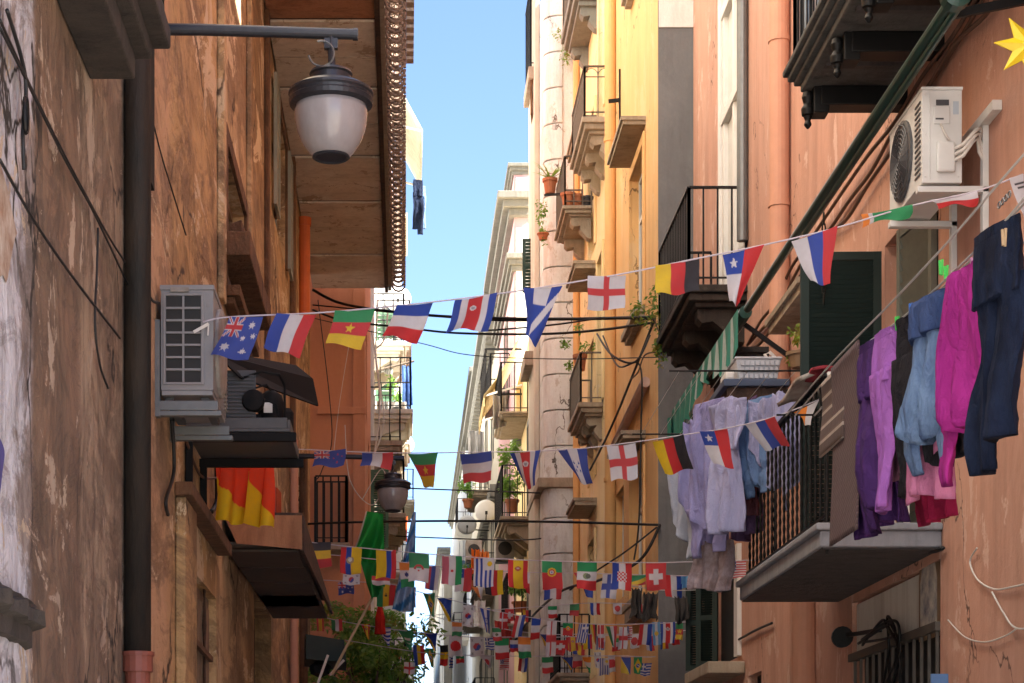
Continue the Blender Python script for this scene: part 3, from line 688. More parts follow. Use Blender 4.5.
m = MB(); railing(m, RX, 2.78, 1, 8.5, 14.55, zb+.19, 1.05, .11); m.build('railing', M['iron'], bo)
# pilaster strips and pipe on the coral wall
m = MB(); m.tube([(RX-.10, 18.7, ZZ(462,18.7)), (RX-.10, 18.7, 14.5)], .095, 18)
for z in (ZZ(205,18.7), ZZ(40,18.7), ZZ(380,18.7)): m.tube([(RX-.10,18.7,z-.02),(RX-.10,18.7,z+.02)], .105, 18)
m.build('downpipe', M['pipe_terra'], rc, smooth=False)
m = MB(); m.tube([(RX-.09, 17.6, 0), (RX-.09, 17.6, ZZ(600,17.6))], .11, 18); m.build('downpipe', M['pipe_terra'], rc)
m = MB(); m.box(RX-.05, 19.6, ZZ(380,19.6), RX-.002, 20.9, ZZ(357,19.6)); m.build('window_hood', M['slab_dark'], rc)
hood(rc, 1, RX, 16.2, 17.6, ZZ(305,16.6), .4, 'slab')
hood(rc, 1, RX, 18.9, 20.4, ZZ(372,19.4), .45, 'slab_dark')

# orange house, with its grey cement flank towards us
oh2 = [(26.4, 27.9, ZZ(318,27), ZZ(160,27)), (26.4, 27.9, ZZ(600,27), ZZ(465,27)), (26.4, 27.9, ZZ(318,27)+4.7, 14.2), (28.9, 30, ZZ(600,29.4), ZZ(490,29.4))]
ora = building('orange_house', 'bright orange house with a grey cement flank, next to the coral house', 1, 3.16, 25.0, 31.4, 14.7, M['orange'], oh2)
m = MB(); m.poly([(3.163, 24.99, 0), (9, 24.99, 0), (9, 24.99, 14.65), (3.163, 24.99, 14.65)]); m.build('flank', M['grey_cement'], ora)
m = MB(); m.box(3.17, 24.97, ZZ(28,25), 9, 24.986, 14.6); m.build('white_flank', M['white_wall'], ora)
for h in oh2[:3]:
    window(ora, 1, 3.16, h, 'frame_white', sill='slab', surround='orange')
    if h[3] < 10: pass
for h in oh2[:3]: hood(ora, 1, 3.16, h[0]-.15, h[1]+.1, h[3]+.22, .30, 'slab', .05)
window(ora, 1, 3.16, oh2[3], 'frame_white')
m = MB(); m.box(3.03, 25.4, ZZ(612,26), 3.158, 27.6, ZZ(600,26)); m.build('string_course', M['slab'], ora)
m = MB(); m.tube([(3.08, 30.0, 0), (3.08, 30.0, 14.6)], .085, 16)
for z in (ZZ(140,30), ZZ(300,30), ZZ(480,30)): m.tube([(3.08,30,z-.03),(3.08,30,z+.03)], .1, 16)
m.build('downpipe', M['pipe_orange'], ora, smooth=False)
m = MB(); c = Vector((3.10, 29.3, ZZ(100,29.3)))
m.bar(c+Vector((.05,0,-.55)), c+Vector((.05,0,.45)), .035, .03, Vector((0,1,0))); m.bar(c+Vector((.05,0,0)), c+Vector((-.12,0,-.02)), .04, .05); m.build('wall_tie', M['iron'], ora)
m = MB(); p0, p1 = P(632,385,25.8), P(598,455,30.2); p0.x = p1.x = 3.10; m.tube([p0+Vector((0,0,.04)), p1], .07, 8); m.build('cable_duct', plain('pinkish_duct', (.52,.36,.30), .7), ora)

yh = [(33.2, 34.3, z, z+2.3) for z in (ZZ(480,33.6), ZZ(252,33.6), ZZ(600,33.6)-1.3)] + [(31.9, 32.7, ZZ(402,32)+.02, ZZ(402,32)+2.4), (31.7, 32.5, ZZ(115,32)+.02, ZZ(115,32)+2.6)]
yel = building('yellow_house', 'pale yellow house with stacked iron balconies next to the white stone pilaster', 1, 3.165, 31.42, 36.78, 17.2, M['yellow'], yh)
for h in yh: window(yel, 1, 3.165, h, 'frame_white', surround='yellow')
for z in (ZZ(268,33), ZZ(505,33), ZZ(455,32)+5.5): hood(yel, 1, 3.165, 33.0, 34.5, z+2.45 if False else z, .36, 'slab')
balcony(yel, 1, 3.165, 2.70, 30.55, 32.8, ZZ(182,32.7), ZZ(115,30.5), .78, 'slab', 'brown_iron', 3, 'arch', .15)
balcony(yel, 1, 3.165, 2.66, 33.8, 35.7, ZZ(248,35.6), ZZ(205,33.8), .84, 'slab', 'brown_iron', 2, 'plain', .13)
balcony(yel, 1, 3.165, 2.76, 31.9, 34.0, ZZ(443,33.9), ZZ(402,31.9), .80, 'slab', 'brown_iron', 3, 'plain', .13)
balcony(yel, 1, 3.165, 2.72, 32.6, 34.9, ZZ(20,33), ZZ(-8,33), .9, 'cornice', 'brown_iron', 2, 'plain', .13)
balcony(yel, 1, 3.165, 2.60, 34.2, 36.4, ZZ(690,35), ZZ(676,35), 1.0, 'slab', 'iron', 0, 'plain', .11)
downpipe(yel, 3.1, 36.2, 0, 16, .06, M['pipe_orange'])

# white stone pilaster house
sto = thing('stone_house', 'house with a white stone corner pilaster and crumbling upper plaster', 'building', (2.55, 36.8, 0))
m = MB(); m.box(2.78, 36.86, 0, 9, 40, 17.5); m.build('wall', M['stone'], sto)
m = MB(); m.poly([(2.8, 36.85, ZZ(190,36.85)), (3.4, 36.85, ZZ(190,36.85)), (3.4, 36.85, 17.4), (2.8, 36.85, 17.4)]); m.build('crumbling_patch', M['rough_stone'], sto)
z = 0.0; k = 0
while z < 17:
    m = MB(); hgt = .66
    n = 7; pts = [(2.56+.30*(1-math.cos(t)), 36.80+.30*(1-math.sin(t)), 0) for t in [math.pi/2*i/n for i in range(n+1)]]
    # rounded corner block: arc from the flank to the street face
    arc = [(2.84-.28*math.sin(t), 36.80+.28*(1-math.cos(t))) for t in [math.pi/2*i/n for i in range(n+1)]]
    ring = [(3.40, 36.80)] if z < ZZ(190,36.8)-.4 else [(2.90, 36.80)]
    ring += arc + [(2.56, 39.9), (3.4 if len(ring) and ring[0][0] > 3 else 2.9, 39.9)]
    lo = [m.bm.verts.new((x, y, z+.012)) for x, y in ring]; hi = [m.bm.verts.new((x, y, z+hgt-.012)) for x, y in ring]
    m.face(lo[::-1]); m.face(hi)
    for i in range(len(ring)): j = (i+1) % len(ring); m.face([lo[i], lo[j], hi[j], hi[i]])
    m.build('quoin_block', M['stone'], sto, bevel=.012); z += hgt; k += 1
m = MB(); m.box(2.44, 36.72, ZZ(488,36.8), 3.4, 40, ZZ(478,36.8)); m.build('string_course', M['slab'], sto, bevel=.02)
m = MB(); m.box(2.46, 38.0, 0, 2.558, 39.85, 19); m.build('pilaster', M['beige'], sto, bevel=.02)
balcony(sto, 1, 2.56, 2.36, 38.2, 39.8, ZZ(80,38.3), ZZ(68,38.3), 1.6, 'slab', 'iron', 0, 'plain', .14, tiers=False)
m = MB(); louvre(m, (2.44, 38.3, ZZ(118,38.5)), (.1,1,0), .8, .8, Vector((-1,0,0)), slats=8); m.build('shutter', M['wood_old'], sto)
m = MB(); louvre(m, (2.30, 39.2, ZZ(290,39)), (1,0,0), .26, 1.05, Vector((0,-1,0)), slats=14); m.build('shutter', M['green_shut'], sto)
balcony(sto, 1, 2.56, 2.30, 38.4, 39.9, ZZ(372,39), ZZ(358,39), .8, 'slab', 'iron', 0, 'plain', .14, tiers=False, rails=False)

# ochre strip, then pink house and the rest of the right row
h = [(41.2, 42.4, z, z+2.2) for z in (4.2, 7.8)]
och2 = building('tan_house', 'narrow tan house with iron balconies between the stone pilaster and the pink house', 1, 2.62, 40.02, 47.98, 11.9, M['yellow'], h)
for q in h: window(och2, 1, 2.62, q, 'grey_frame', surround='cornice')
balcony(och2, 1, 2.62, 1.95, 41, 44.4, ZZ(535,42), ZZ(516,41), 1.05, 'slab', 'iron', 4, 'plain', .15)
balcony(och2, 1, 2.62, 2.0, 42.5, 45.2, ZZ(428,43.5), ZZ(416,43), 1.05, 'slab', 'iron', 0, 'plain', .2)
balcony(och2, 1, 2.62, 2.1, 42.0, 44.4, ZZ(640,43.5), ZZ(628,43), 1.05, 'slab', 'iron', 3, 'plain', .15)
h = [(51, 52.3, z, z+2.2) for z in (5, 8.6, 12.2)]
pin = building('pink_house', 'pink house with white upper flank and grey stepped cornices', 1, 2.62, 48.0, 56, 17.2, M['pink'], h)
for q in h: window(pin, 1, 2.62, q, 'frame_white', surround='cornice')
m = MB()
for z0, z1 in ((ZZ(205,48), ZZ(178,48)), (ZZ(262,48), ZZ(228,48)), (11.2, ZZ(270,48))): m.box(2.66, 47.9, z0+.02, 3.4, 47.996, z1-.02)
m.build('flank_panel', M['white_wall'], pin)
cornice(pin, 1, 2.62, 47.9, 56, ZZ(218,48), .42); cornice(pin, 1, 2.62, 47.95, 56, ZZ(272,48), .2, h=.4); cornice(pin, 1, 2.62, 48, 56, 17.2, .16, h=.25)
balcony(pin, 1, 2.62, 2.1, 50, 53, ZZ(405,51), ZZ(395,50), 1.05, 'slab', 'iron', 0, 'plain', .2)
h = [(y, y+1.2, z, z+2.1) for z in (5, 8.7, 12.4) for y in (59, 63.5, 68)]
grb = building('stone_grey_house', 'grey beige house with a bracketed cornice beyond the pink house', 1, 2.62, 56.02, 77.9, 16.6, M['beige'], h)
for q in h: window(grb, 1, 2.62, q, 'frame_white', surround='cornice')
cornice(grb, 1, 2.62, 56.4, 77.8, 16.0, .42)
for k in range(26): m = MB(); m.box(2.3, 56.6+k*.63, 15.4, 2.61, 56.9+k*.63, 15.96); m.build('dentil', M['cornice'], grb)
for k in range(26): m = MB(); m.box(2.4, 56.6+k*.63, 10.9, 2.61, 56.9+k*.63, 11.25); m.build('dentil', M['cornice'], grb)
for (a, b_, z) in ((58, 61.4, 8.2), (62.6, 66, 11.8), (66.8, 70, 8.2), (58.4, 61, 4.6)): balcony(grb, 1, 2.62, 2.0, a, b_, z, z+.3, 1.0, 'slab', 'iron', 0, 'plain', .25)
h = [(y, y+1.4, z, z+2.1) for z in (6, 10, 14) for y in (82, 88, 95, 102)]
wh2 = building('tall_white_house', 'tall far white house on the right beyond the grey beige one', 1, 2.8, 78, 117.9, 19.0, M['white_far'], h)
for q in h: window(wh2, 1, 2.8, q, 'grey_frame')
for (a, b_, z) in ((81.4, 85, 5.6), (87.4, 90.5, 9.6), (81.4, 85, 13.6), (94.5, 98, 5.6)): balcony(wh2, 1, 2.8, 2.1, a, b_, z, z+.3, 1.0, 'cream', 'iron', 0, 'plain', .3)
cornice(wh2, 1, 2.8, 78.4, 117.8, 19.0, .3)
h = [(y, y+1.6, z, z+2.2) for z in (6, 10, 14) for y in (122, 132, 142)]
fb = building('last_house', 'sandy coloured last house at the far end of the right row', 1, 2.3, 118, 165, 17.5, M['beige'], h)
for q in h: window(fb, 1, 2.3, q, 'frame_white')
cornice(fb, 1, 2.3, 118.4, 165, 17.5, .4)
# ------------------------------------------------------------------ lamps
t = thing('street_lamp', 'large bell shaped street lamp with opal globe on a dark arm, upper left', 'street lamp', P(150, 100, 11.8), 'street lamps on the left wall')
cx = P(331, 100, 11.8)
m = MB(); a = cx + Vector((0,0,.395)); m.tube([(-2.0, a.y, a.z+.025), (XX(200,11.8), a.y, a.z+.02), (XX(356,11.8), a.y, a.z-.008)], [.036,.034,.031], 14); m.tube([(XX(353,11.8), a.y, a.z-.008), (XX(358,11.8), a.y, a.z-.009)], .036, 14); m.build('arm', M['lamp_iron'], t, smooth=False)
m = MB(); m.tube([cx+Vector((0,0,.37)), cx+Vector((.002,0,.26)), cx+Vector((.012,0,.14))], .022, 10); m.lathe([(.05,.13),(.05,.19),(.03,.20)], cx, 12); m.box(cx.x-.04, cx.y-.02, cx.z+.30, cx.x+.04, cx.y+.02, cx.z+.36); m.build('hanger', M['lamp_iron'], t)
m = MB(); m.lathe([(.205,-.045),(.245,-.03),(.25,-.005),(.24,.005),(.243,.02),(.252,.03),(.25,.045),(.20,.075),(.14,.09),(.122,.095),(.118,.14),(.128,.15),(.12,.165),(.06,.185),(.03,.19)], cx, 40); m.build('lamp_cap', M['lamp_iron'], t, smooth=False)
m = MB(); m.lathe([(.21,-.03),(.215,-.07),(.212,-.13),(.198,-.19),(.172,-.25),(.138,-.30),(.115,-.325),(.108,-.33)], cx, 40); m.build('globe', M['globe'], t, smooth=True)
m = MB(); m.lathe([(.107,-.331),(.112,-.34),(.10,-.347),(.09,-.338),(.02,-.335)], cx, 32); m.build('globe_rim', M['lamp_iron'], t)
m = MB(); m.tube([cx+Vector((-.055+.075*math.cos(q)*(1 if q < 1 else .95), -.05, .255+.075*math.sin(q))) for q in [1.9-k*.35 for k in range(15)]], .006, 6); m.build('loop_cable', M['galv'], t)
d = P(150, 100, 11.8); c2 = P(392.8, 486.5, 27.5)
dup(t, d + (c2-cx), 'smaller looking far street lamp hanging before the green shutter on the left')

# ------------------------------------------------------------------ air conditioners
def bolt(m, c, r=.012): m.box(c[0]-r, c[1]-.004, c[2]-r, c[0]+r, c[1]+.001, c[2]+r)
x0, x1, y0, y1, z0, z1 = -1.465, -1.15, 12.0, 12.85, 1.6+2.58, 1.6+3.24
t = thing('air_conditioner', 'dirty grey air conditioner with a gridded end on the left wall', 'air conditioner', ((x0+x1)/2, y0, z0), 'air conditioners')
m = MB(); m.box(x0, y0, z0+.03, x1, y1, z1-.03); m.box(x0-.006, y0-.006, z1-.029, x1+.006, y1+.006, z1); m.box(x0+.005, y0+.004, z0, x1-.005, y1-.004, z0+.029)
m.box(x0+.015, y0-.012, z0+.06, x0+.03, y0-.001, z1-.05); m.box(x0+.242, y0-.012, z0+.06, x0+.262, y0-.001, z1-.05); m.box(x0+.03, y0-.012, z0+.06, x0+.242, y0-.001, z0+.075); m.box(x0+.03, y0-.012, z1-.065, x0+.242, y0-.001, z1-.05)
for q in ((x1-.03,z1-.12),(x1-.03,z0+.12)): bolt(m, (q[0], y0, q[1]))
m.build('casing', M['ac_grey'], t, bevel=.008)
m = MB(); m.box(x0+.032, y0-.004, z0+.077, x0+.24, y0-.0015, z1-.067); m.build('coil', M['ac_fin'], t)
m = MB(); w, hh = .208, (z1-.067)-(z0+.077)
m.box(x0+.032+w/2-.006, y0-.016, z0+.077, x0+.032+w/2+.006, y0-.005, z1-.067)
for k in range(1, 7): zz = z0+.077+hh*k/7; m.box(x0+.032, y0-.0155, zz-.006, x0+.24, y0-.0052, zz+.006)
m.build('grid_guard', M['ac_grey'], t)
m = MB()
m.lathe([(.27,0),(.27,.02),(.24,.03),(.02,.035)], (x1+.001, y0+.36, (z0+z1)/2), 24, Matrix.Rotation(R(90),3,'Y')); 
for k in range(22): m.box(x1+.001, y0+.70+(k%2)*.0, z0+.06+k*.025, x1+.012, y1-.03, z0+.072+k*.025)
m.build('fan_grille', M['ac_dirty'], t)
m = MB(); m.box(x0+.06, y0-.02, z1-.045, x0+.17, y0-.0065, z1-.018); m.build('handle', M['ac_dirty'], t)
m = MB(); m.bar((x0+.29, y0-.03, z0+.42), (x0+.20, y0-.03, z0+.37), .004, .018); m.bar((x0+.29, y0-.031, z0+.42), (x0+.285, y0-.03, z0+.35), .004, .008); m.build('hanging_tape', M['frame_white'], t)
t = thing('wall_bracket', 'grey steel wall bracket carrying the dirty grey air conditioner', 'bracket', (LX, 12, z0-.15), 'air conditioner brackets')
for y in (12.02, 12.78):
    m = MB(); m.box(LX+.002, y-.03, z0-.125, -1.10, y+.03, z0-.095); m.box(LX+.002, y-.03, z0-.093, -1.12, y-.022, z0-.035); m.build('arm', M['galv'], t, bevel=.012)
    m = MB(); m.box(LX+.001, y-.035, z0-.13, LX+.03, y+.035, z0+.45); m.build('upright', M['galv'], t)
m = MB(); m.box(x0+.02, 12.06, z0-.034, x0+.07, 12.74, z0-.003); m.box(x1-.08, 12.06, z0-.034, x1-.03, 12.74, z0-.003); m.build('rail', M['galv_dark'], t)

# open cooling unit under a black hood
t = thing('cooling_unit', 'open compressor unit with black motor under a bent black hood', 'cooling unit', (-1.0, 13.7, ZZ(432,13.8)))
zt_ = ZZ(430, 13.8)
m = MB(); m.box(LX+.01, 13.6, zt_-.05, -.78, 14.7, zt_-.03); m.box(-.80, 13.6, zt_-.03, -.78, 14.7, zt_+.03); m.box(LX+.01, 13.6, zt_-.03, -.801, 13.62, zt_+.045)
m.build('tray', M['galv_dark'], t, bevel=.004)
m = MB(); m.box(-1.40, 13.7, zt_-.028, -1.04, 13.95, zt_+.36); m.build('coil_block', M['ac_fin'], t, bevel=.006)
m = MB(); m.box(-1.22, 13.66, zt_-.02, -1.02, 13.69, zt_+.38); 
for k in range(14): m.box(-1.21, 13.645, zt_+.01+k*.025, -1.03, 13.659, zt_+.02+k*.025)
m.build('radiator', M['galv_dark'], t)
m = MB(); m.lathe([(.06,-.02),(.085,0),(.09,.05),(.09,.20),(.075,.26),(.03,.29)], (-.93, 13.9, zt_), 18); m.build('compressor', M['plastic_black'], t, smooth=True); m = MB(); m.lathe([(.03,0),(.075,.005),(.08,.05),(.07,.09),(.02,.10)], (-1.035, 13.70, zt_+.17), 16, Matrix.Rotation(R(90),3,'X')); m.box(-1.13,13.7,zt_+.0,-.99,13.9,zt_+.09); m.build('motor', M['plastic_black'], t)
m = MB(); m.box(-.975, 13.80, zt_+.12, -.915, 13.806, zt_+.19); m.build('rating_plate', M['frame_white'], t)
m = MB()
m.tube([(-1.1,13.65,zt_+.33),(-.98,13.66,zt_+.37),(-.86,13.7,zt_+.36),(-.83,13.8,zt_+.3),(-.83,13.82,zt_)], .009, 6)
m.tube([(-1.02,13.66,zt_+.26),(-.95,13.7,zt_+.29),(-.93,13.9,zt_+.29)], .008, 6); m.tube([(-.86,13.7,zt_+.02),(-.88,13.68,zt_+.15),(-.99,13.68,zt_+.2)], .008, 6)
m.build('tubing', M['plastic_black'], t); m = MB(); m.lathe([(.05,0),(.05,.2),(.03,.23)], (-.84, 14.2, zt_), 12); m.build('receiver_tank', M['plastic_black'], t)
m = MB(); hp = [P(236,346,13.6), P(296,366,14.7), P(318,406,14.7), P(240,378,13.6)]
hp[0].x = LX+.02
a, b, c, d = hp; e = (a+d)/2 + Vector((.02,0,.05)); f = (b+c)/2 + Vector((.04,0,.05))
for q in ((a,b,f,e),(e,f,c,d)): m.poly(q)
m.build('hood', M['plastic_black'], t, solid=.012)
for y in (13.62, 14.6):
    m = MB(); m.bar((LX, y, zt_-.085), (-.74, y, zt_-.085), .05, .06); m.bar((LX+.03, y, zt_-.11), (LX+.03, y, zt_-.45), .05, .05); m.build('arm', M['plastic_black'], t, bevel=.005)

# right air conditioner
x0, x1, y0, y1, z0, z1 = 3.18, 3.425, 12.3, 13.12, 1.6+3.95, 1.6+4.54
t = thing('air_conditioner', 'white air conditioner with a valve box on the coral wall, upper right', 'air conditioner', ((x0+x1)/2, y0, z0), 'air conditioners')
m = MB(); m.box(x0, y0, z0, x1, y1, z1-.02); m.box(x0-.005, y0-.005, z1-.019, x1+.005, y1+.005, z1)
for q in ((x0+.02,z1-.05),(x1-.02,z1-.05),(x0+.02,z0+.04),(x1-.02,z0+.04),(x0+.02,z0+.3)): bolt(m, (q[0], y0, q[1]), .006)
m.box(x0+.045, y0-.006, z0+.02, x0+.049, y0-.001, z1-.03)
m.build('casing', M['ac_white'], t, bevel=.007)
m = MB(); m.box(x0+.085, y0-.028, z0+.06, x0+.20, y0-.001, z0+.25); m.build('valve_cover', M['ac_white'], t, bevel=.018)
m = MB(); m.box(x0+.07, y0-.010, z0+.36, x0+.17, y0-.001, z0+.47); m.build('terminal_cover', M['ac_white'], t, bevel=.008)
m = MB(); m.box(x0+.085, y0-.004, z0+.475, x0+.165, y0-.0015, z0+.51); m.box(x0+.08, y0-.0125, z0+.385, x0+.13, y0-.0105, z0+.395); m.build('recess', M['galv_dark'], t)
m = MB(); m.box(x0+.19, y0-.003, z0+.42, x0+.225, y0-.0012, z0+.5); m.build('sticker', plain('pale_sticker', (.40,.46,.52), .6), t)
m = MB(); cy, cz = y0+.47, (z0+z1)/2-.01
m.lathe([(.25,-.002),(.25,.016),(.23,.022)], (x0, cy, cz), 30, Matrix.Rotation(R(-90),3,'Y'))
for k in range(1, 9): r = .0275*k; m.tube([(x0-.028, cy+r*math.cos(q), cz+r*math.sin(q)) for q in [2*math.pi*i/24 for i in range(24)]], .004, 4, True)
for k in range(12): q = math.pi*k/6; m.bar((x0-.027,cy,cz), (x0-.027, cy+.235*math.cos(q), cz+.235*math.sin(q)), .005, .005, Vector((1,0,0)))
for k in range(14): m.box(x0-.006, y0+.03, z0+.06+k*.034, x0-.001, y0+.16, z0+.072+k*.034)
m.build('fan_grille', M['galv_dark'], t)
m = MB()
for k, (dz, dx) in enumerate(((0,0),(.035,.012),(.07,.02))):
    m.tube([(x0+.19, y0-.012, z0+.13+dz), (x0+.24, y0-.05, z0+.15+dz), (x0+.30+dx, y0-.03, z0+.24+dz), (x0+.34+dx, y0, z0+.27+dz), (x0+.36, y0+.03, z0+.2+dz), (3.59, y0+.04, z0+.12+dz)], .012, 8)
m.tube([(x0+.11,y0-.012,z0+.36),(x0+.13,y0-.03,z0+.3),(x0+.16,y0-.03,z0+.25)], .006, 6)
m.build('hose', M['cable_white'], t, smooth=True)
t = thing('wall_bracket', 'white wall bracket under the white air conditioner on the coral wall', 'bracket', (RX, y0, z0-.1), 'air conditioner brackets')
for y in (y0+.05, y1-.06):
    m = MB(); m.box(x0-.02, y-.03, z0-.05, RX-.002, y+.03, z0-.012); m.build('arm', M['ac_white'], t, bevel=.004)
    m = MB(); m.box(RX-.04, y-.03, z0-.35, RX-.002, y+.03, z0+.40); m.build('upright', M['ac_white'], t, bevel=.004)
m = MB(); m.box(RX-.06, y0-.25, z0+.36, RX-.003, y1+.1, z0+.42); m.build('rail', M['cable_white'], t)
m = MB(); q = P(512,450,45); t2 = thing('air_conditioner', 'small far white air conditioner hanging below the folded yellow awning', 'air conditioner', q, 'air conditioners')
m.box(q.x, q.y, q.z, q.x+.38, q.y+.8, q.z+.5); m.build('casing', M['ac_white'], t2, bevel=.01)
m = MB(); c = q+Vector((.16,-.01,.25)); m.lathe([(.15,0),(.15,.012),(.02,.02)], c, 18, Matrix.Rotation(R(90),3,'X')); m.build('fan_grille', M['galv'], t2)
m = MB(); m.box(q.x, q.y+.1, q.z-.08, 2.6, q.y+.2, q.z-.005); m.build('arm', M['galv'], t2)

# ------------------------------------------------------------------ left shop canopy and banner
zc = ZZ(515, 16.4)
t = thing('shop_canopy', 'rusty brown metal canopy box over the shop door on the left', 'canopy', (LX, 16.4, zc-.25))
m = MB(); xo = -.845
m.poly([(LX+.01,16.4,zc),(xo,16.4,zc-.004),(xo,16.42,zc-.28),(LX+.12,16.42,zc-.23)]); m.build('front_panel', M['red_slab'], t, solid=.03)
m = MB(); m.poly([(xo,16.41,zc-.005),(xo,22.3,zc-.06),(xo+.03,22.3,zc-.19),(xo,16.43,zc-.29)]); m.build('side_panel', M['rust'], t, solid=.025)
m = MB(); m.poly([(LX+.01,16.41,zc+.015),(xo,16.41,zc+.01),(xo,22.3,zc-.03),(LX+.01,22.3,zc-.03)]); m.build('roof_sheet', M['rust'], t, solid=.02)
m = MB()
for k in range(5):
    y = 16.6+k*1.14; m.box(LX+.03, y, zc-.275+.01*k, xo-.04, y+1.0, zc-.25+.01*k)
m.box(LX+.03, 16.45, zc-.245, xo-.02, 22.25, zc-.21); m.build('underside', plain('dark_panel', (.065,.05,.042), .7, .1, .5, 5), t, bevel=.01)
def hanging_colour(u, v):
    e = .35 + (u/.55)*.5 if u < .55 else .25 + (u-.55)/.45*.65
    return (.78,.065,.02) if v < e else (.78,.52,.015)
p0, p1 = P(214,454,15.0), P(273,456,15.3)
def fn(u, v):
    q = p0.lerp(p1, u); return q + Vector((0.02*math.sin(u*25+v*3), .07*math.sin(u*17+v*2)*(.3+v), -.50*v - .05*u*v))
m = MB(); m.sheet(fn, 60, 40, hanging_colour); tag(m.build('banner', M['flag'], smooth=True), 'red and yellow banner hanging in folds above the rusty canopy', 'banner')
p0b, p1b = P(258,470,16.6), P(281,492,17.2)
m = MB(); m.sheet(lambda u, v: p0b.lerp(p1b, u) + Vector((0,.05*math.sin(u*20),-.36*v)), 20, 14, lambda u, v: (.13,.12,.35) if u < .5 else ((.32,.24,.34) if u < .75 else (.55,.10,.04))); tag(m.build('cloth', M['flag'], smooth=True), 'bluish purple cloth half hidden to the right of the red and yellow banner', 'cloth')

# ------------------------------------------------------------------ cables
def sagline(pts, n=10, sag=0.0):
    out = []; pts = [Vector(p) for p in pts]
    for i in range(len(pts)-1):
        p0 = pts[max(i-1,0)]; p1 = pts[i]; p2 = pts[i+1]; p3 = pts[min(i+2,len(pts)-1)]
        for k in range(n):
            t = k/n; out.append(.5*((2*p1)+(p2-p0)*t+(2*p0-5*p1+4*p2-p3)*t*t+(3*p1-p0-3*p2+p3)*t**3) - Vector((0,0,sag*4*t*(1-t))))
    out.append(pts[-1]); return out
def cable(pts, r, mat, label, name='cable', group=None, sag=0, n=10):
    m = MB(); m.tube(sagline(pts, n, sag), r, 6); return tag(m.build(name, mat, smooth=True), label, 'cable', group)
def px_path(lst, d0, d1):
    a, b = lst[0][0], lst[-1][0]; return [P(x, y, d0+(d1-d0)*(x-a)/(b-a)) for x, y in lst]
G = 'cables across and along the lane'
cable(px_path([(313,290),(340,303),(387,311),(456,317),(560,319),(657,317)], 31, 25.2), .022, M['cable'], 'thick black cable crossing the lane just under the large blue Honduran flag', group=G)
cable(px_path([(313,305),(387,312),(456,318),(520,321),(600,318),(657,320)], 31, 25.2), .011, M['cable'], 'thin black cable twisted along the thick one crossing the lane', group=G)
cable(px_path([(313,310),(345,321),(400,327),(456,333),(540,334),(600,330),(657,322)], 31, 25.2), .017, M['cable'], 'lower thick black cable sagging across the lane beneath the large Costa Rican flag', group=G)
cable(px_path([(455,320),(475,330),(520,328),(560,324),(600,318)], 28, 26), .012, M['cable'], 'slack black loop tied between the two thick cables', group=G)
cable(px_path([(313,318),(420,343),(470,355),(560,359),(668,357)], 31, 24.5), .007, M['cable'], 'hair thin cable passing before the sky below the big tricolour flag', group=G)
cable(px_path([(380,487),(440,489.5),(540,493)], 38, 37), .014, M['cable'], 'grey green cable crossing behind the far street lamp', group=G)
cable(px_path([(306,524),(345,522.5),(440,521),(560,522),(660,525)], 30, 24.9), .017, M['cable'], 'straight black cable crossing the lane just above the string of upright flags', group=G)
cable(px_path([(395,536),(440,538),(520,540),(575,534)], 40, 37), .014, M['cable'], 'far thin cable crossing just under the straight black one', group=G)
cable([P(660,525,24.9), P(640,560,25), P(600,580,25.5), P(560,592,30), P(525,625,37), P(505,660,40)], .02, M['cable'], 'black cable swooping down from the grey flank towards the tan house', group=G)
cable([P(657,527,24.9), P(625,552,25), P(590,575,25.5), P(570,590,28)], .012, M['cable'], 'thin slanting cable above the swooping one by the grey flank', group=G)
cable([P(597,334,27), P(612,355,25.6), P(635,362,25), P(650,335,25)], .014, M['cable'], 'cable looping down the orange wall beside the slanting duct', group=G)
cable([P(603,336,28), P(618,366,26.4), P(640,366,25.6), P(641,430,25.6), P(639,520,25.6), P(634,560,25.6)], .012, M['cable'], 'cable dropping straight down the orange wall from the duct', group=G)
cable([P(655,318,25.1), P(634,372,25.9), P(610,430,29), P(590,470,33)], .018, M['cable'], 'black cable following the slanting duct on the orange wall', group=G)
def wallp(px, py, X): return P(px, py, DW(px, X))
wx = LX+.03
cable([wallp(x, y, wx) for x, y in ((0,20),(25,75),(62,150),(105,230),(125,262))], .006, M['cable'], 'upper black wire running slantwise across the peeling left wall', group=G)
cable([wallp(x, y, wx) for x, y in ((0,28),(28,84),(64,158),(95,215),(128,285))], .006, M['cable'], 'lower twin of the black wire running slantwise across the peeling left wall', group=G)
cable([wallp(x, y, wx) for x, y in ((0,160),(35,222),(75,280),(120,338))], .007, M['cable'], 'slack wire crossing the brown part of the peeling wall at mid height', group=G)
cable([wallp(x, y, wx) for x, y in ((98,228),(97,270),(95,325),(100,365),(108,388))], .006, M['cable'], 'short dangling wire end on the tan part of the peeling wall', group=G)
cable([wallp(x, y, wx) for x, y in ((7,10),(22,60),(26,90),(23,130),(24,170))], .008, M['cable'], 'dark cord hanging on the grey patch of the peeling wall', group=G)
m = MB(); c = wallp(26,115,wx+.02); m.tube([c+Vector((0,.035*math.cos(t),.07*math.sin(t))) for t in [2*math.pi*k/12 for k in range(12)]], .008, 5, True); tag(m.build('hook', M['iron']), 'black oval iron hook on the grey patch of the peeling wall', 'hook')
cable([wallp(x, y, wx) for x, y in ((148,100),(160,150),(172,190),(186,235))], .005, M['cable'], 'thin wire slanting down the ochre wall above the grey air conditioner', group=G)
cable([wallp(x, y, wx) for x, y in ((145,285),(152,300),(159,303))], .008, M['cable'], 'short wire entering the grey air conditioner from the drainpipe', group=G)
cable([wallp(x, y, wx) for x, y in ((172,420),(174,470),(166,500),(168,515))], .012, M['cable'], 'black wire curling on the wall under the grey air conditioner', group=G)
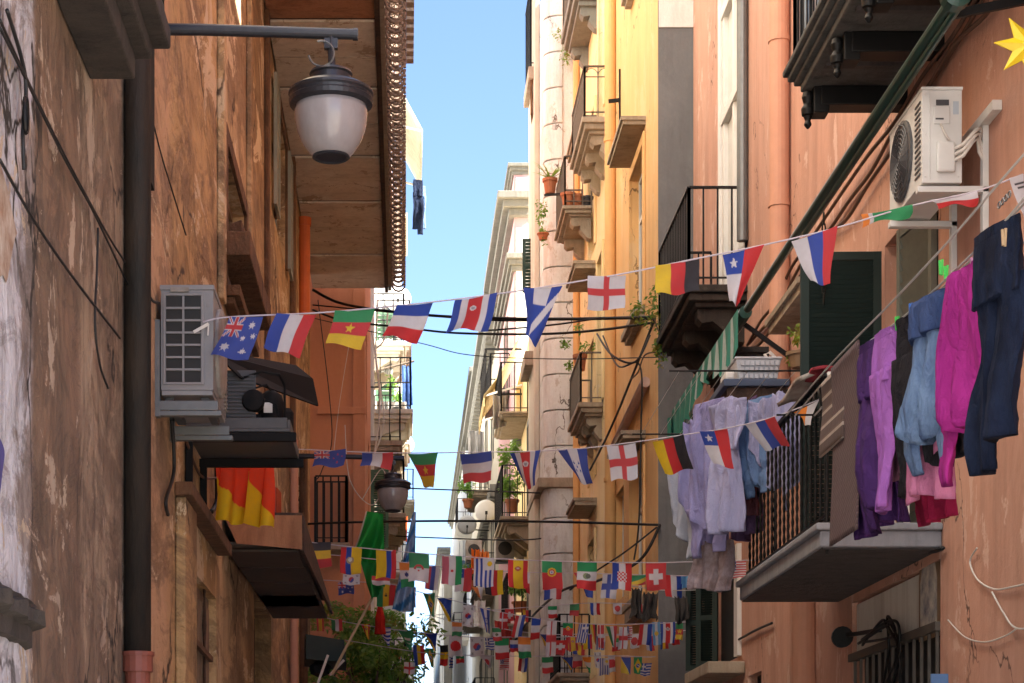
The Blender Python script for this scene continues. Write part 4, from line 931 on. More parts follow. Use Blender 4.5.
cable([wallp(x, y, wx) for x, y in ((186,440),(200,475),(216,478))], .010, M['cable_brown'], 'brown wire bending on the wall left of the red and yellow banner', group=G)
cable([wallp(x, y, wx) for x, y in ((216,455),(217,500),(211,512))], .02, M['cable'], 'thick black cable end hanging left of the red and yellow banner', group=G)
cable([P(x,y,32.5) for x, y in ((345,425),(350,480),(372,505),(385,480),(380,470),(362,500))], .008, M['cable_white'], 'white wire coil hanging on the dull terracotta pilaster', group=G)
cable([P(x,y,32.7) for x, y in ((318,300),(332,430),(322,470),(316,480))], .009, M['cable'], 'dark wire drooping down the front of the dull terracotta house', group=G)
cable([P(x,y,32.6) for x, y in ((355,310),(340,400),(333,460))], .006, M['cable_white'], 'pale thin wire slanting down the dull terracotta house', group=G)
bx = RX-.05
for k, (dz, lab) in enumerate(((0,'top brown cable of the bundle running along the coral wall under the balcony'), (-.07,'middle brown cable of the bundle running along the coral wall'), (-.15,'lowest and waviest brown cable along the coral wall above the white air conditioner'))):
    pts = []
    for i in range(14):
        D = 10.6+i*.78; pts.append((bx+.02*(k == 1), D, 1.6+5.12+dz+random.uniform(-.035,.035)*(1+k)-(.12 if i > 10 else 0)))
    cable(pts, .016, M['cable_brown'], lab, group=G)
wx2 = RX-.02
cable([wallp(x, y, wx2) for x, y in ((977,548),(970,562),(978,580),(994,589),(1012,587),(1040,580))], .006, M['cable_white'], 'upper white wire curling across the coral wall, lower right', group=G)
cable([wallp(x, y, wx2) for x, y in ((992,592),(1003,612),(1016,628),(1040,626))], .006, M['cable_white'], 'straight white wire dropping right of the curled one on the coral wall', group=G)
cable([wallp(x, y, wx2) for x, y in ((948,620),(965,637),(985,642),(1005,636),(1016,629))], .005, M['cable_white'], 'lowest slack white wire on the coral wall, lower right', group=G)
cable([wallp(x, y, RX-.03) for x, y in ((846,575),(900,556),(930,552),(943,548))], .015, M['cable'], 'black cable under the laundry balcony along the white board', group=G)
cable([wallp(x, y, RX-.03) for x, y in ((738,640),(756,630),(772,623))], .013, M['cable'], 'short black bar of cable on the coral wall left of the niche', group=G)
# tangle of wires before the niche
for k in range(5):
    random.seed(40+k); q = [wallp(858+random.uniform(0,10), 642+random.uniform(-4,4), RX-.1), wallp(882+k*3, 632+random.uniform(-12,6), RX-.12), wallp(885+random.uniform(0,14), 612+random.uniform(0,20), RX-.12), wallp(896+random.uniform(-8,8), 650, RX-.12), wallp(890+random.uniform(-10,12), 690, RX-.1)]
    cable(q, .011, M['iron'], 'black wire of the tangle hanging before the barred niche', group='tangled wires before the niche')
t = MB(); c = wallp(840, 638, RX-.12)
t.lathe([(.05,0),(.075,.02),(.085,.06),(.085,.10),(.05,.10)], c, 16, Matrix.Rotation(R(90),3,'X')); t.bar(c+Vector((.04,.03,.02)), wallp(880,630,RX-.06), .03, .03)
tag(t.build('coupling', M['iron']), 'black round pipe coupling on a bar left of the barred niche', 'coupling')

# ------------------------------------------------------------------ right: roller awnings, tray, rack
t = thing('roller_awning', 'long dark green roller pole hung below the upper right balcony', 'awning', (3.1, 11, 1.6+4.67))
m = MB(); m.tube([(3.1, 11.2, 1.6+4.67), (3.1, 18.1, 1.6+4.67)], .036, 12); m.tube([(3.12, 11.2, 1.6+4.61), (3.12, 15.6, 1.6+4.61)], .022, 10); m.build('roller', M['pole_green'], t, smooth=False)
m = MB(); m.lathe([(.06,0),(.085,.01),(.085,.10),(.05,.11)], (3.1, 11.3, 1.6+4.67), 16, Matrix.Rotation(R(90),3,'X')); m.build('end_cap', M['pole_green'], t)
for y in (11.5,):
    m = MB(); m.bar((3.1, y, 1.6+4.65), (RX, y, 1.6+4.75), .03, .05); m.build('arm', M['iron'], t)
m = MB()
for k in range(9):
    c = Vector((3.12, 14.9, 1.6+4.52-k*.075)); m.tube([c+Vector(((0.012*math.cos(q), 0) if k % 2 else (0, .012*math.cos(q)))+(.045*math.sin(q),)) for q in [2*math.pi*i/8 for i in range(8)]], .006, 4, True)
m.build('crank_chain', M['iron'], t)
t = thing('striped_awning', 'rolled green and white striped awning with a ragged valance over the lilac laundry', 'awning', (3.1, 18, 1.6+4.6))
m = MB(); m.tube([(3.1, 18.2, 1.6+4.67), (3.1, 22.8, 1.6+4.67)], .06, 12); m.build('roller', M['pole_green'], t)
def fn(u, v):
    y = 18.2+4.5*u; dr = .26+.11*abs(math.sin(u*26))+.11*math.sin(u*8+1)+.05*noise.noise(Vector((u*30,0,0)))
    return Vector((3.03-.03*math.sin(u*70)*v, y, 1.6+4.70-dr*v))
m = MB(); m.sheet(fn, 90, 6); m.build('valance', M['awning_green'], t, smooth=True)
m = MB(); m.sheet(lambda u, v: Vector((3.0+.02*math.sin(u*8), 22.55+.3*u, 1.6+4.62-(.52-.25*u)*v)), 8, 6); m.build('torn_end', M['awning_green'], t, smooth=True)
for y in (18.5, 22.4):
    m = MB(); m.bar((3.1, y, 1.6+4.66), (RX, y, 1.6+4.3), .03, .04); m.build('arm', M['iron'], t)
zt2 = ZZ(386, 16.2)
t = thing('wall_shelf', 'blue grey shelf with a dark bracketed underside above the lilac laundry', 'shelf', (3.1, 16.3, zt2-.1))
m = MB(); m.box(2.58, 16.2, zt2, 3.12, 17.0, zt2+.06); m.build('board', M['tray'], t, bevel=.008)
m = MB(); m.box(2.62, 16.25, zt2-.11, 3.10, 16.95, zt2-.003)
for k in range(4): m.box(2.64+k*.13, 16.235, zt2-.12, 2.67+k*.13, 16.96, zt2-.002)
m.build('underside', M['rust'], t)
m = MB(); m.bar((3.1,16.6,zt2+.03), (RX,16.6,zt2+.03), .05, .05); m.build('arm', M['iron'], t)
t = thing('laundry_tub', 'pale grey woven plastic tub standing on the blue grey shelf', 'tub', (2.9, 16.5, zt2+.061))
m = MB(); za = zt2+.062
m.hexa([(2.72,16.3,za),(3.03,16.3,za),(3.03,16.75,za),(2.72,16.75,za),(2.69,16.26,za+.17),(3.06,16.26,za+.17),(3.06,16.8,za+.17),(2.69,16.8,za+.17)]); m.box(2.68,16.25,za+.171,3.07,16.81,za+.19); m.build('body', M['grey_box'], t, bevel=.012)
m = MB()
for k in range(8):
    for j in range(3): m.box(2.725+k*.04+.003*j, 16.272-.010*j, za+.02+j*.05, 2.752+k*.04+.003*j, 16.30-.012*j, za+.055+j*.05)
m.build('weave', M['grey_box'], t)
m = MB(); m.tube([(2.98,16.4,za+.19),(2.95,16.4,za+.24),(2.99,16.4,za+.26),(3.05,16.4,za+.2)], .014, 6); m.build('handle', M['cable_white'], t)
m = MB(); m.box(2.6, 16.24, za, 2.68, 16.5, za+.07); tag(m.build('folded_cloth', M['frame_white'], bevel=.02), 'small white folded cloth lying left of the pale tub', 'cloth')
# drying rack and laundry line
t = thing('drying_rack', 'outdoor drying rack of thin lines holding the lilac and white laundry', 'drying rack', (2.8, 15.3, ZZ(395,16)))
zr = ZZ(395, 16)
for y in (15.15, 17.6):
    m = MB(); m.tube([(RX, y, zr), (2.0, y, zr)], .007, 8); m.build('rod', M['iron'], t)
for x in (2.08, 2.25, 2.42, 2.60, 2.78, 2.96, 3.12):
    m = MB(); m.tube([(x, 15.15, zr), (x, 17.6, zr)], .0025, 5); m.build('line', M['line'], t)
ZL = 1.6+2.77
t = thing('clothes_lines', 'four parallel washing lines stretched above the laundry balcony', 'washing line', (2.7, 8, ZL))
for k, x in enumerate((2.56, 2.62, 2.75, 2.92)):
    pts = [(x, 13.44, ZL-.05)] + [(x, D, ZL-(.0 if k != 1 else .03)-(.05 if k == 1 else .02)*min(1,(12-D)*.7 if D < 12 else 0) - (.0 if k != 1 else .0)) for D in (12, 11, 10, 9, 8.2, 7.4)]
    pts = [(x, 13.44, ZL-.02), (x, 12, ZL), (x, 10.5, ZL-(.10 if k == 1 else .02)), (x, 9.4, ZL-(.13 if k == 1 else .02)), (x, 8.5, ZL-(.12 if k == 1 else .0)), (x, 7.4, ZL+.02)]
    m = MB(); m.tube(sagline(pts, 6), .0058, 5); m.build('line', M['line'], t)
m = MB(); m.bar((2.5, 7.4, ZL+.02), (RX, 7.4, ZL+.02), .03, .05); m.build('arm', M['iron'], t)
m = MB()
for k in range(4):
    c = Vector((2.66+.0*k, 8.95-k*.05, ZL+.005)); m.tube([c+Vector((0,.02*math.cos(q),.014*math.sin(q))) for q in [2*math.pi*i/8 for i in range(8)]], .004, 4, True)
m.build('tensioner', M['galv'], t)
m = MB(); m.tube([(2.84, 13.46, ZL-.95), (2.84, 13.46, ZL+.02)], .010, 8); m.tube([(2.5,13.46,ZL-.01),(3.0,13.46,ZL-.01)], .007, 6); m.build('post', M['iron'], t)

denim = cloth('light_denim', (.20,.31,.50), (.075,.13,.27), 7); denim_dark = cloth('dark_denim', (.004,.007,.020), (.016,.026,.060), 6)
lilac = cloth('lilac_cotton', (.39,.375,.66), (.32,.305,.58), 4, trans=.25); lilac_white = cloth('white_cotton', (.50,.50,.72), (.42,.42,.66), 4, trans=.25); pale_blue = cloth('pale_blue_cotton', (.50,.54,.64), (.42,.46,.57), 4, trans=.25)
plum = cloth('plum_cotton', (.14,.08,.16), (.09,.05,.11), 5); blue_c = cloth('blue_cotton', (.16,.26,.46), (.11,.18,.36), 5)
magenta = cloth('magenta_fleece', (.42,.035,.28), (.30,.02,.20), 5); purple_l = cloth('orchid_knit', (.42,.16,.56), (.36,.13,.50), 6); purple_d = cloth('deep_purple_knit', (.085,.035,.17), (.06,.025,.12), 6)
black_c = cloth('black_cotton', (.010,.010,.014), (.018,.016,.02), 6, trans=0); pink_c = cloth('pink_cotton', (.58,.22,.38), (.50,.17,.32), 5); red_c = cloth('raspberry_cotton', (.40,.02,.08), (.32,.015,.06), 5)
patt = cloth('orange_black_print', (.45,.14,.02), (.01,.008,.01), 14, (1,1,1))
brown_print = cloth('brown_print', (.22,.16,.16), (.38,.32,.36), 10, (1,1,1))
white_c = cloth('white_lining', (.6,.6,.62), trans=.1)
GL = 'laundry on the right'
def up(v): return Vector(v)
def pants(name, label, c, ax, w, L, mat, flare=1.0, spread=.0, th=.045, seed=0, cat='trousers', extra=None):
    """trousers hung by the waistband: waist, seat and two tapering legs in one cloth body"""
    random.seed(seed); ax = Vector(ax).normalized(); nx = Vector((ax.y, -ax.x, 0)); c = Vector(c); th *= .42
    t = thing(name, label, cat, c - Vector((0,0,L)), GL); m = MB(); cr = .27*L; Z = Vector((0,0,1)); ph = random.uniform(0,6)
    m.fabric([(c-Z*z, ax*w*.5*k, nx*th*kk) for z, k, kk in ((0,.90,.6),(.06,.96,.9),(.12,1.0,1),(cr*.8,1.02,1.15),(cr*1.12,.98,1.0))], seed, .038)
    for s in (-1, 1):
        secs = []
        for i in range(6):
            f = i/5; z = cr*.85+(L*(1-(.10 if s < 0 else 0)*(seed%3 == 1))-cr*.85)*f; wl = w*.275*(1-.20*f*flare)
            secs.append((c+ax*s*(w*.235+spread*f*w)+nx*(.028*s*f+.02*math.sin(f*5+ph))-Z*z, ax*wl, nx*th*(1.1-.2*f)))
        m.fabric(secs, seed+s*.37, .040, 44)
    m.build('cloth_body', mat, t, smooth=True)
    m = MB(); m.fabric([(c-Z*z, ax*w*.5*.93, nx*th*.85) for z in (-.004,.020,.040)], seed, .038, 64); m.build('waistband', mat, t, smooth=True)
    if extra: extra(t, c, ax, nx)
    return t
def shirt(name, label, c, ax, w, L, mat, sl=.5, th=.05, seed=0, cat='shirt', hem_up=True, extra=None, name2='cloth_body'):
    """shirt pegged by its hem (sleeves dangling from the shoulders below) or by its shoulders"""
    random.seed(seed); ax = Vector(ax).normalized(); nx = Vector((ax.y, -ax.x, 0)); c = Vector(c); ph = random.uniform(0,6); th *= .45; Z = Vector((0,0,1))
    t = thing(name, label, cat, c - Z*L, GL); m = MB()
    if hem_up: prof = ((0,.86,.5),(.05,.9,.8),(.2,.93,1),(.45,1,1.1),(.72,1.02,1.15),(.88,.93,1.0),(.97,.55,.8),(1,.36,.5))
    else: prof = ((0,.35,.6),(.03,.7,.9),(.10,.98,1.1),(.3,.92,1.1),(.6,.95,1.2),(.85,1.02,1.2),(1,1.0,1.0))
    m.fabric([(c+nx*.02*math.sin(f*4+ph)+ax*.02*math.sin(f*5+ph*2)-Z*L*f, ax*w*.5*k, nx*th*kk) for f, k, kk in prof], seed, .065, 76)
    zs = L*.86 if hem_up else L*.08
    for s in (-1, 1):
        secs = []
        for i in range(6):
            f = i/5; secs.append((c+ax*s*(w*.44-.05*f+.05*f*f)+nx*(.045*f*s+.015*math.sin(f*6+ph))-Z*(zs-.05+sl*f), ax*(.088-.030*f), nx*(.026-.006*f)))
        m.fabric(secs, seed+s*.41, .038, 34, 4)
        secs2 = [(secs[-1][0]+Z*.055, secs[-1][1]*1.06, secs[-1][2]*1.2), (secs[-1][0]-Z*.004, secs[-1][1]*1.06, secs[-1][2]*1.2)]
    m.build(name2, mat, t, smooth=True)
    if extra: extra(t, c, ax, nx)
    return t
def drape(name, label, c, ax, w, L, mat, th=.012, amp=.03, k=3, seed=0, cat='cloth', skew=0.0, taper=0.0, peak=None):
    random.seed(seed); ax = Vector(ax).normalized(); nx = Vector((ax.y, -ax.x, 0)); c = Vector(c); ph = random.uniform(0,6); m = MB()
    def fn(u, v):
        ww = w*(1-taper*v); LL = L if peak is None else L*(1-.5*abs(u-peak)/max(peak, 1-peak))
        pl = amp*(math.sin(u*k*6.28+ph+v*1.5)+.5*math.sin(u*k*14+ph*2-v))*(.4+.6*v) + .05*noise.noise(Vector((u*4, v*1.5, seed*2.3)))*v
        return c + ax*((u-.5)*ww+skew*v+.03*noise.noise(Vector((v*2.5, u, seed)))*v) + nx*(pl+.02*math.sin(v*4+ph)) - Vector((0,0,LL*v+.03*math.sin(u*5+ph)*v+.03*abs(math.sin(u*9.4))*(1-v)))
    m.sheet(fn, 40, 40); m.jitter(.006, 14)
    o = m.build(name, mat, smooth=True, solid=th, origin=c-Vector((0,0,L))); return tag(o, label, cat, GL)
Y = (0,1,0)
def HL(D): return ZL - .02 - (.11*min(1, max(0,(12-D)/2)))
X0 = 2.62
def cuff(t, c, ax, nx):
    m = MB(); m.loft([(c+ax*.02+nx*.05-Vector((0,0,.09+z)), ax*.05, nx*.03, .3, 1.2, z*20) for z in (-.03,0,.06,.1)], 12); m.jitter(.01,15); m.build('lining', white_c, t, smooth=True)
pants('jeans', 'dark blue jeans hanging at the near end of the washing line', (X0, 8.84, HL(8.86)-.0), (-.2,.98,0), .44, 1.06, denim_dark, .5, .05, .10, 1, 'jeans', cuff)
shirt('hoodie', 'magenta hooded sweatshirt pegged between the dark jeans and the blue denim shirt', (X0+.03, 9.42, HL(9.4)-.02), (-.2,.98,0), .50, .76, magenta, .38, .10, 2, 'sweatshirt')
def patch(t, c, ax, nx):
    m = MB(); Z = Vector((0,0,1)); m.fabric([(c-Z*z, ax*.26*k*1.02, nx*.054*kk*1.15) for z, k, kk in ((.0,.86,.5),(.037,.9,.8),(.148,.93,1),(.19,.94,1))], 3, .065, 76); m.build('yoke', cloth('deep_denim', (.035,.065,.17), (.06,.10,.24), 6), t, smooth=True)
shirt('denim_shirt', 'washed light blue denim shirt hanging in the middle of the washing line', (X0, 9.95, HL(9.95)-.01), (-.22,.98,0), .52, .72, denim, .28, .10, 3, 'denim shirt', True, patch)
drape('towel', 'pink towel hanging behind the blue denim shirt', (X0+.06, 10.2, HL(10.4)+.0), (-.3,.95,0), .40, 1.0, pink_c, .014, .03, 2.2, 4, 'towel')
pants('leggings', 'black leggings pegged right of the orchid coloured pair', (X0+.02, 10.5, HL(10.5)), (-.2,.98,0), .32, .93, black_c, .2, 0, .07, 5)
pants('leggings', 'light orchid leggings hanging between black ones and deep purple ones', (X0, 10.86, HL(10.86)), (-.2,.98,0), .32, .98, purple_l, .2, -.02, .07, 6)
pants('leggings', 'deep purple leggings hanging right beside the long brown mat', (X0, 11.22, HL(11.2)), (-.2,.98,0), .36, 1.05, purple_d, .05, -.01, .08, 7)
drape('cloth', 'dusty pink blouse hanging behind the black leggings', (X0+.16, 10.95, ZL-.02), (-.2,.98,0), .5, .80, cloth('dusty_pink', (.52,.24,.36)), .012, .04, 2.2, 61, 'blouse')
drape('cloth', 'black cloth peeping out below the hem of the blue denim shirt', (X0+.06, 9.95, ZL-.62), (-.2,.98,0), .36, .34, black_c, .012, .04, 2, 62)
drape('cloth', 'deep purple sheet filling the gap behind the purple leggings', (X0+.12, 11.5, ZL-.04), (-.2,.98,0), .6, 1.02, purple_d, .012, .05, 3, 63, 'sheet')
pants('trousers', 'raspberry red trousers hanging behind the pink towel', (2.98, 11.2, ZL-.15), (-.3,.95,0), .42, .92, red_c, .5, .05, .04, 8)
drape('scarf', 'orange and black printed cloth hanging low behind the orchid leggings', (2.84, 11.5, ZL-.35), (-.3,.95,0), .42, .60, patt, .012, .05, 2, 9, 'cloth', 0, .2)
mat_long = stripes('pinkish_rush_mat', [(0,(.075,.042,.046)),(.5,(.125,.075,.08)),(.8,(.05,.028,.03))], 28, 2, slope=.55)
mat_small = stripes('brown_striped_mat', [(0,(.075,.045,.04)),(.62,(.34,.28,.24)),(.85,(.11,.065,.05))], 11, 2, slope=0)
m = MB(); m.sheet(lambda u, v: Vector((X0-.03+.012*math.sin(v*4), 11.42+.72*u, ZL+.0-1.08*v+.0*u)), 14, 30); o = m.build('mat', mat_long, smooth=True, solid=.012); tag(o, 'long pinkish brown rush mat hanging down past the balcony edge', 'mat', GL)
m = MB(); m.sheet(lambda u, v: Vector((X0-.02+.01*math.sin(v*5), 11.82+.66*u, ZL-.02-.46*v)), 12, 16); o = m.build('mat', mat_small, smooth=True, solid=.014); tag(o, 'small dark brown mat with pale stripes, left of the long mat', 'mat', GL)
m = MB(); m.sheet(lambda u, v: Vector((2.70+.26*u, 13.65+.85*v, zt+1.05+.018*math.sin(v*6+u*2)-.07*max(0,.35-u))), 14, 14); o = m.build('rug', cloth('cream_rug', (.55,.52,.46), (.30,.22,.2), 3), smooth=True, solid=.03); tag(o, 'folded cream rug lying over the balcony rail behind the small mat', 'rug', GL)
m = MB(); m.sheet(lambda u, v: Vector((2.76+.32*u, 13.5+.3*v, zt+1.055+.015*math.sin(v*4+u*6))), 10, 10); o = m.build('rug', cloth('red_edge_rug', (.40,.06,.08), (.3,.04,.05), 5), smooth=True, solid=.022); tag(o, 'thin red folded rug on top of the cream rug', 'rug', GL)
# lilac wash on the rack
A = (-.5, .86, 0)
def at(px, py, d): return P(px, py, d)
drape('shirt', 'pale bluish white shirt hanging lowest and farthest left on the drying rack', at(684,462,17.4), A, .46, .86, pale_blue, .02, .06, 2.2, 20, 'shirt', -.04, 0, .25)
drape('sheet', 'long lilac sheet hanging left of the crumpled lilac shirt', at(697,418,17.0), A, .38, 1.42, lilac, .02, .06, 2.4, 21, 'sheet', -.06, 0, .35)
shirt('shirt', 'crumpled lilac shirt in the middle of the drying rack', at(709,402,16.4), A, .46, 1.05, lilac, .40, .09, 22)
drape('tablecloth', 'lilac tablecloth with a pointed hem behind the crumpled lilac shirt', at(716,404,16.7), A, .46, 1.42, cloth('soft_violet', (.34,.325,.62), (.28,.265,.54), 4, trans=.25), .02, .07, 2.6, 31, 'tablecloth', .04, 0, .4)
shirt('shirt', 'bright lilac white shirt with long tails right of the crumpled lilac one', at(728,398,16.0), A, .34, 1.08, lilac_white, .40, .07, 23, hem_up=False)
drape('trousers', 'dark plum trousers hanging between lilac and blue shirts', at(747,399,16.3), A, .32, 1.12, plum, .03, .05, 2, 24, 'trousers')
shirt('shirt', 'light blue shirt hanging right of the plum trousers on the rack', at(757,398,15.9), A, .34, .70, blue_c, .22, .06, 25)
drape('shirt', 'greyish lilac striped shirt hanging under the right end of the shelf', at(770,396,15.7), A, .38, .76, cloth('grey_lilac', (.30,.30,.48), (.40,.40,.60), 14, (3,3,.2)), .02, .05, 2, 26, 'shirt', 0, 0, .3)
drape('shirt', 'white shirt with a pointed hanging tail, rightmost on the drying rack', at(788,390,15.25), (-.62,.78,0), .30, .90, lilac_white, .02, .05, 1.6, 27, 'shirt', -.02, .1, .6)
drape('cloth', 'brown printed cloth with ragged hem showing below the lilac shirts', at(712,540,16.6), A, .44, .42, brown_print, .012, .05, 2.5, 28)
drape('cloth', 'dark red brown cloth hanging below the light blue shirt', at(748,470,16.2), A, .30, .40, cloth('red_brown', (.12,.04,.05)), .012, .04, 2, 29)
drape('cloth', 'small red cloth behind the striped shirt under the shelf', at(763,402,16.6), A, .22, .28, cloth('bright_red', (.5,.03,.02)), .012, .03, 2, 30)
# dark cloths farther left before the grey flank
for i, (x, y, d, w, L, lab) in enumerate(((637,588,23.8,.12,.36,'narrow dark cloth hanging leftmost before the grey flank'), (650,592,23.6,.18,.33,'wider dark cloth right of the narrow one before the grey flank'), (681,596,23.4,.15,.30,'dark brown cloth hanging rightmost before the grey flank'))):
    drape('cloth', lab, at(x, y, d), (.95,.3,0), w, L, cloth('sooty_cloth', (.08,.07,.065), trans=0), .012, .03, 2, 50+i)
cable([P(632,586,23.9), P(660,590,23.6), P(695,590,23.2), P(720,586,22.9)], .006, M['line'], 'thin washing line with black cloths before the grey flank')
# pegs
def peg(px, py, D, mat, lab):
    c = P(px, py, D); t = MB(); t.bar(c+Vector((-.006,-.008,-.035)), c+Vector((-.004,.012,.04)), .010, .010, Vector((0,1,0))); t.bar(c+Vector((.006,.008,-.035)), c+Vector((.004,-.012,.04)), .010, .010, Vector((0,1,0)))
    t.tube([c+Vector((-.010,0,0)), c+Vector((.010,0,0))], .007, 6)
    tag(t.build('clothes_peg', mat), lab, 'peg', 'clothes pegs')
peg(946, 274, 9.75, M['peg_green'], 'bright green peg gripping the denim shirt'); peg(941, 268, 9.9, M['peg_green'], 'second green peg just left of the one on the denim shirt')
peg(897, 324, 10.65, M['peg_green'], 'green peg between the orchid and black leggings'); peg(911, 311, 10.35, M['peg_blue'], 'blue peg at the top of the black leggings')
peg(882, 340, 11.0, M['peg_blue'], 'blue peg on the deep purple leggings'); peg(871, 351, 11.25, M['peg_yellow'], 'yellow peg beside the long brown mat')
peg(988, 254, 9.0, M['peg_wood'], 'grey brown peg on the left hip of the jeans'); peg(1004, 238, 8.7, M['peg_wood'], 'grey brown peg on the waist top of the jeans'); peg(973, 266, 9.3, plain('peg_pink', (.6,.3,.5), .4), 'pink peg holding the magenta hoodie')
# blue striped cloth on the upper balcony rail
bs = stripes('blue_grey_stripe', [(0,(.05,.09,.16)),(.4,(.20,.28,.38)),(.7,(.36,.42,.48)),(.85,(.20,.10,.09))], 5.0, 1)
m = MB(); zu = ZZ(97,14.55)+.19; m.sheet(lambda u, v: Vector((2.84+.01*math.sin(u*60), 11.0+3.4*u, zu+1.0-.95*v)), 60, 6); tag(m.build('cloth', bs, smooth=True, solid=.012), 'blue and grey striped cloth behind the rail of the upper right balcony', 'cloth')
# blue sign at the bottom edge
t = thing('street_sign', 'pale blue street sign whose top edge shows at the bottom, below the barred niche', 'sign', (XX(939,12.6), 12.6, 0)); q = P(939,674,12.6)
m = MB(); m.box(q.x-.055, 12.58, q.z-.35, q.x+.055, 12.60, q.z); m.build('board', plain('blue_enamel', (.10,.22,.45), .4), t, bevel=.004)
m = MB(); m.tube([(q.x, 12.62, 0), (q.x, 12.62, q.z-.01)], .018, 8); m.build('post', M['galv'], t)
# yellow star
t = thing('star_ornament', 'yellow foil star hanging at the top right edge of the photo', 'ornament', P(1026, 48, 11.0))
c = P(1027, 46, 11.0); m = MB(); n = 7
for s in (-1, 1):
    ctr = m.bm.verts.new(c+Vector((0, s*.035, 0))); ring = []
    for k in range(2*n):
        a = math.pi*k/n + .35; r = .185 if k % 2 == 0 else .085; ring.append(m.bm.verts.new(c+Vector((r*math.cos(a), s*.004, r*math.sin(a)))))
    for k in range(2*n): m.face([ctr, ring[k], ring[(k+1)%(2*n)]])
m.build('star_body', M['yellow_foil'], t)
m = MB(); m.lathe([(.002,-.06),(.025,-.055),(.03,-.04),(.005,-.03)], c, 10, Matrix.Rotation(R(-90),3,'X')); m.build('centre_knob', M['frame_white'], t)
m = MB(); m.tube([c+Vector((0,0,.18)), c+Vector((.05,.1,.9)), c+Vector((.17,.6,1.6))], .004, 5); m.build('string', M['cord'], t)
# ------------------------------------------------------------------ plants, dishes, far things
def leaf_cloud(m, c, rad, n, size, seed, mats=1, clumps=9):
    random.seed(seed); cl = []
    for k in range(clumps):
        v = Vector((random.gauss(0,.5), random.gauss(0,.5), random.gauss(0,.5))); cl.append((Vector((v.x*rad[0], v.y*rad[1], v.z*rad[2])), random.uniform(.28,.55)))
    for i in range(n):
        q, s = random.choice(cl); d = Vector((random.gauss(0,1), random.gauss(0,1), random.gauss(0,1))).normalized()*s*random.random()**.4
        p = Vector(c) + q + Vector((d.x*rad[0], d.y*rad[1], d.z*rad[2])); a = Vector((random.gauss(0,1), random.gauss(0,1), random.gauss(-.3,.7))).normalized(); b = a.cross(Vector((random.gauss(0,1),random.gauss(0,1),random.gauss(0,1)))).normalized()
        L = size*random.uniform(.6,1.35); W = L*.42; m.mi = random.randrange(mats)
        m.poly([p, p+a*L*.5+b*W*.5, p+a*L-Vector((0,0,L*.12)), p+a*L*.5-b*W*.5])
    m.mi = 0
def pot(m, c, r, h): m.lathe([(r*.7,0),(r*.95,h*.8),(r*1.1,h*.8),(r*1.12,h),(r*.95,h),(r*.9,h*.9)], c, 14)
def potted(label, c, r, h, size, n, rad, seed, mat='leaf', potm='pot', grp='potted plants on the balconies'):
    t = thing('potted_plant', label, 'plant', c, grp); m = MB(); pot(m, c, r, h); m.build('pot', M[potm], t)
    m = MB(); leaf_cloud(m, Vector(c)+Vector((0,0,h+rad[2]*.7)), rad, n, size, seed, 2, 5); m.build('foliage', [M[mat], M['leaf_pale']], t)
    return t
# tree bottom left
t = thing('tree', 'leafy green tree rising from the lane at the bottom left of centre', 'tree', (-.5, 30.6, 0))
m = MB(); tr = [Vector((-.5,30.6,0)), Vector((-.47,30.6,1.3)), Vector((-.55,30.65,2.4)), Vector((-.47,30.6,3.3))]; m.tube(tr, [.09,.075,.06,.045], 10); m.build('trunk', M['bark'], t, smooth=True)
random.seed(5)
for k in range(9):
    a = 2*math.pi*k/9; p = tr[2].lerp(tr[3], random.random()); e = Vector((-.5+.7*math.cos(a), 30.6+.6*math.sin(a), 4.1+random.uniform(-.4,.5)))
    m = MB(); m.tube([p, p.lerp(e,.5)+Vector((0,0,.08)), e], [.032,.022,.01], 6); m.build('limb', M['bark'], t)
m = MB(); leaf_cloud(m, (-.48,30.6,4.05), (.85,.9,.70), 4300, .115, 3, 3, 24); m.build('crown', [M['leaf'], M['leaf_pale'], M['leaf_pale']], t)
t = thing('shrub', 'yellow green creeper bush growing on the left house behind the tree', 'plant', (-.75, 31.5, 3.6))
m = MB(); leaf_cloud(m, (-.80,31.6,4.75), (.75,.4,.45), 1100, .085, 9, 2, 9); m.build('foliage', [M['leaf_pale'], M['leaf_yellow']], t); m = MB(); m.tube([(-1.4,31.5,3.0),(-1.1,31.6,4.0),(-.8,31.6,4.6)], .02, 6); m.build('stem', M['bark'], t)
# plant at the sooty balcony
t = thing('balcony_plant', 'green weed hanging off the sooty balcony of the coral house', 'plant', P(655,345,23.4))
m = MB(); leaf_cloud(m, P(657,328,23.4), (.14,.3,.33), 420, .065, 17, 2, 7); m.build('foliage', [M['leaf'], M['leaf_yellow']], t); m = MB(); m.tube([P(668,345,23.4), P(658,330,23.4), P(652,312,23.4)], .008, 5); m.build('stem', M['bark'], t)
cable([P(660,352,23.4), P(645,355,23.6), P(638,372,24), P(630,380,24.9)], .01, M['bark'], 'dry vine stem trailing from the sooty balcony plant', name='vine')
potted('small yellow green plant in a window box by the dark green shutter', P(800,368,15.6)-Vector((0,0,0)), .10, .12, .05, 160, (.12,.12,.12), 21, 'leaf_yellow', 'frame_brown')
zB = ZZ(205, 33.8)
for i, (x, r, h, lab) in enumerate(((568,.12,.24,'round clay pot at the left of the balcony pot row'), (578,.08,.22,'slim clay pot between the round one and the black one'))):
    q = P(x, 205, 33.95); q.z = zB+.001; m = MB(); pot(m, q, r, h); tag(m.build('pot', M['pot']), lab, 'pot', 'pots on the upper balcony')
q = P(587, 205, 33.95); q.z = zB+.001; m = MB(); pot(m, q, .10, .18); tag(m.build('pot', M['pot_dark']), 'black pot at the right of the balcony pot row', 'pot', 'pots on the upper balcony')
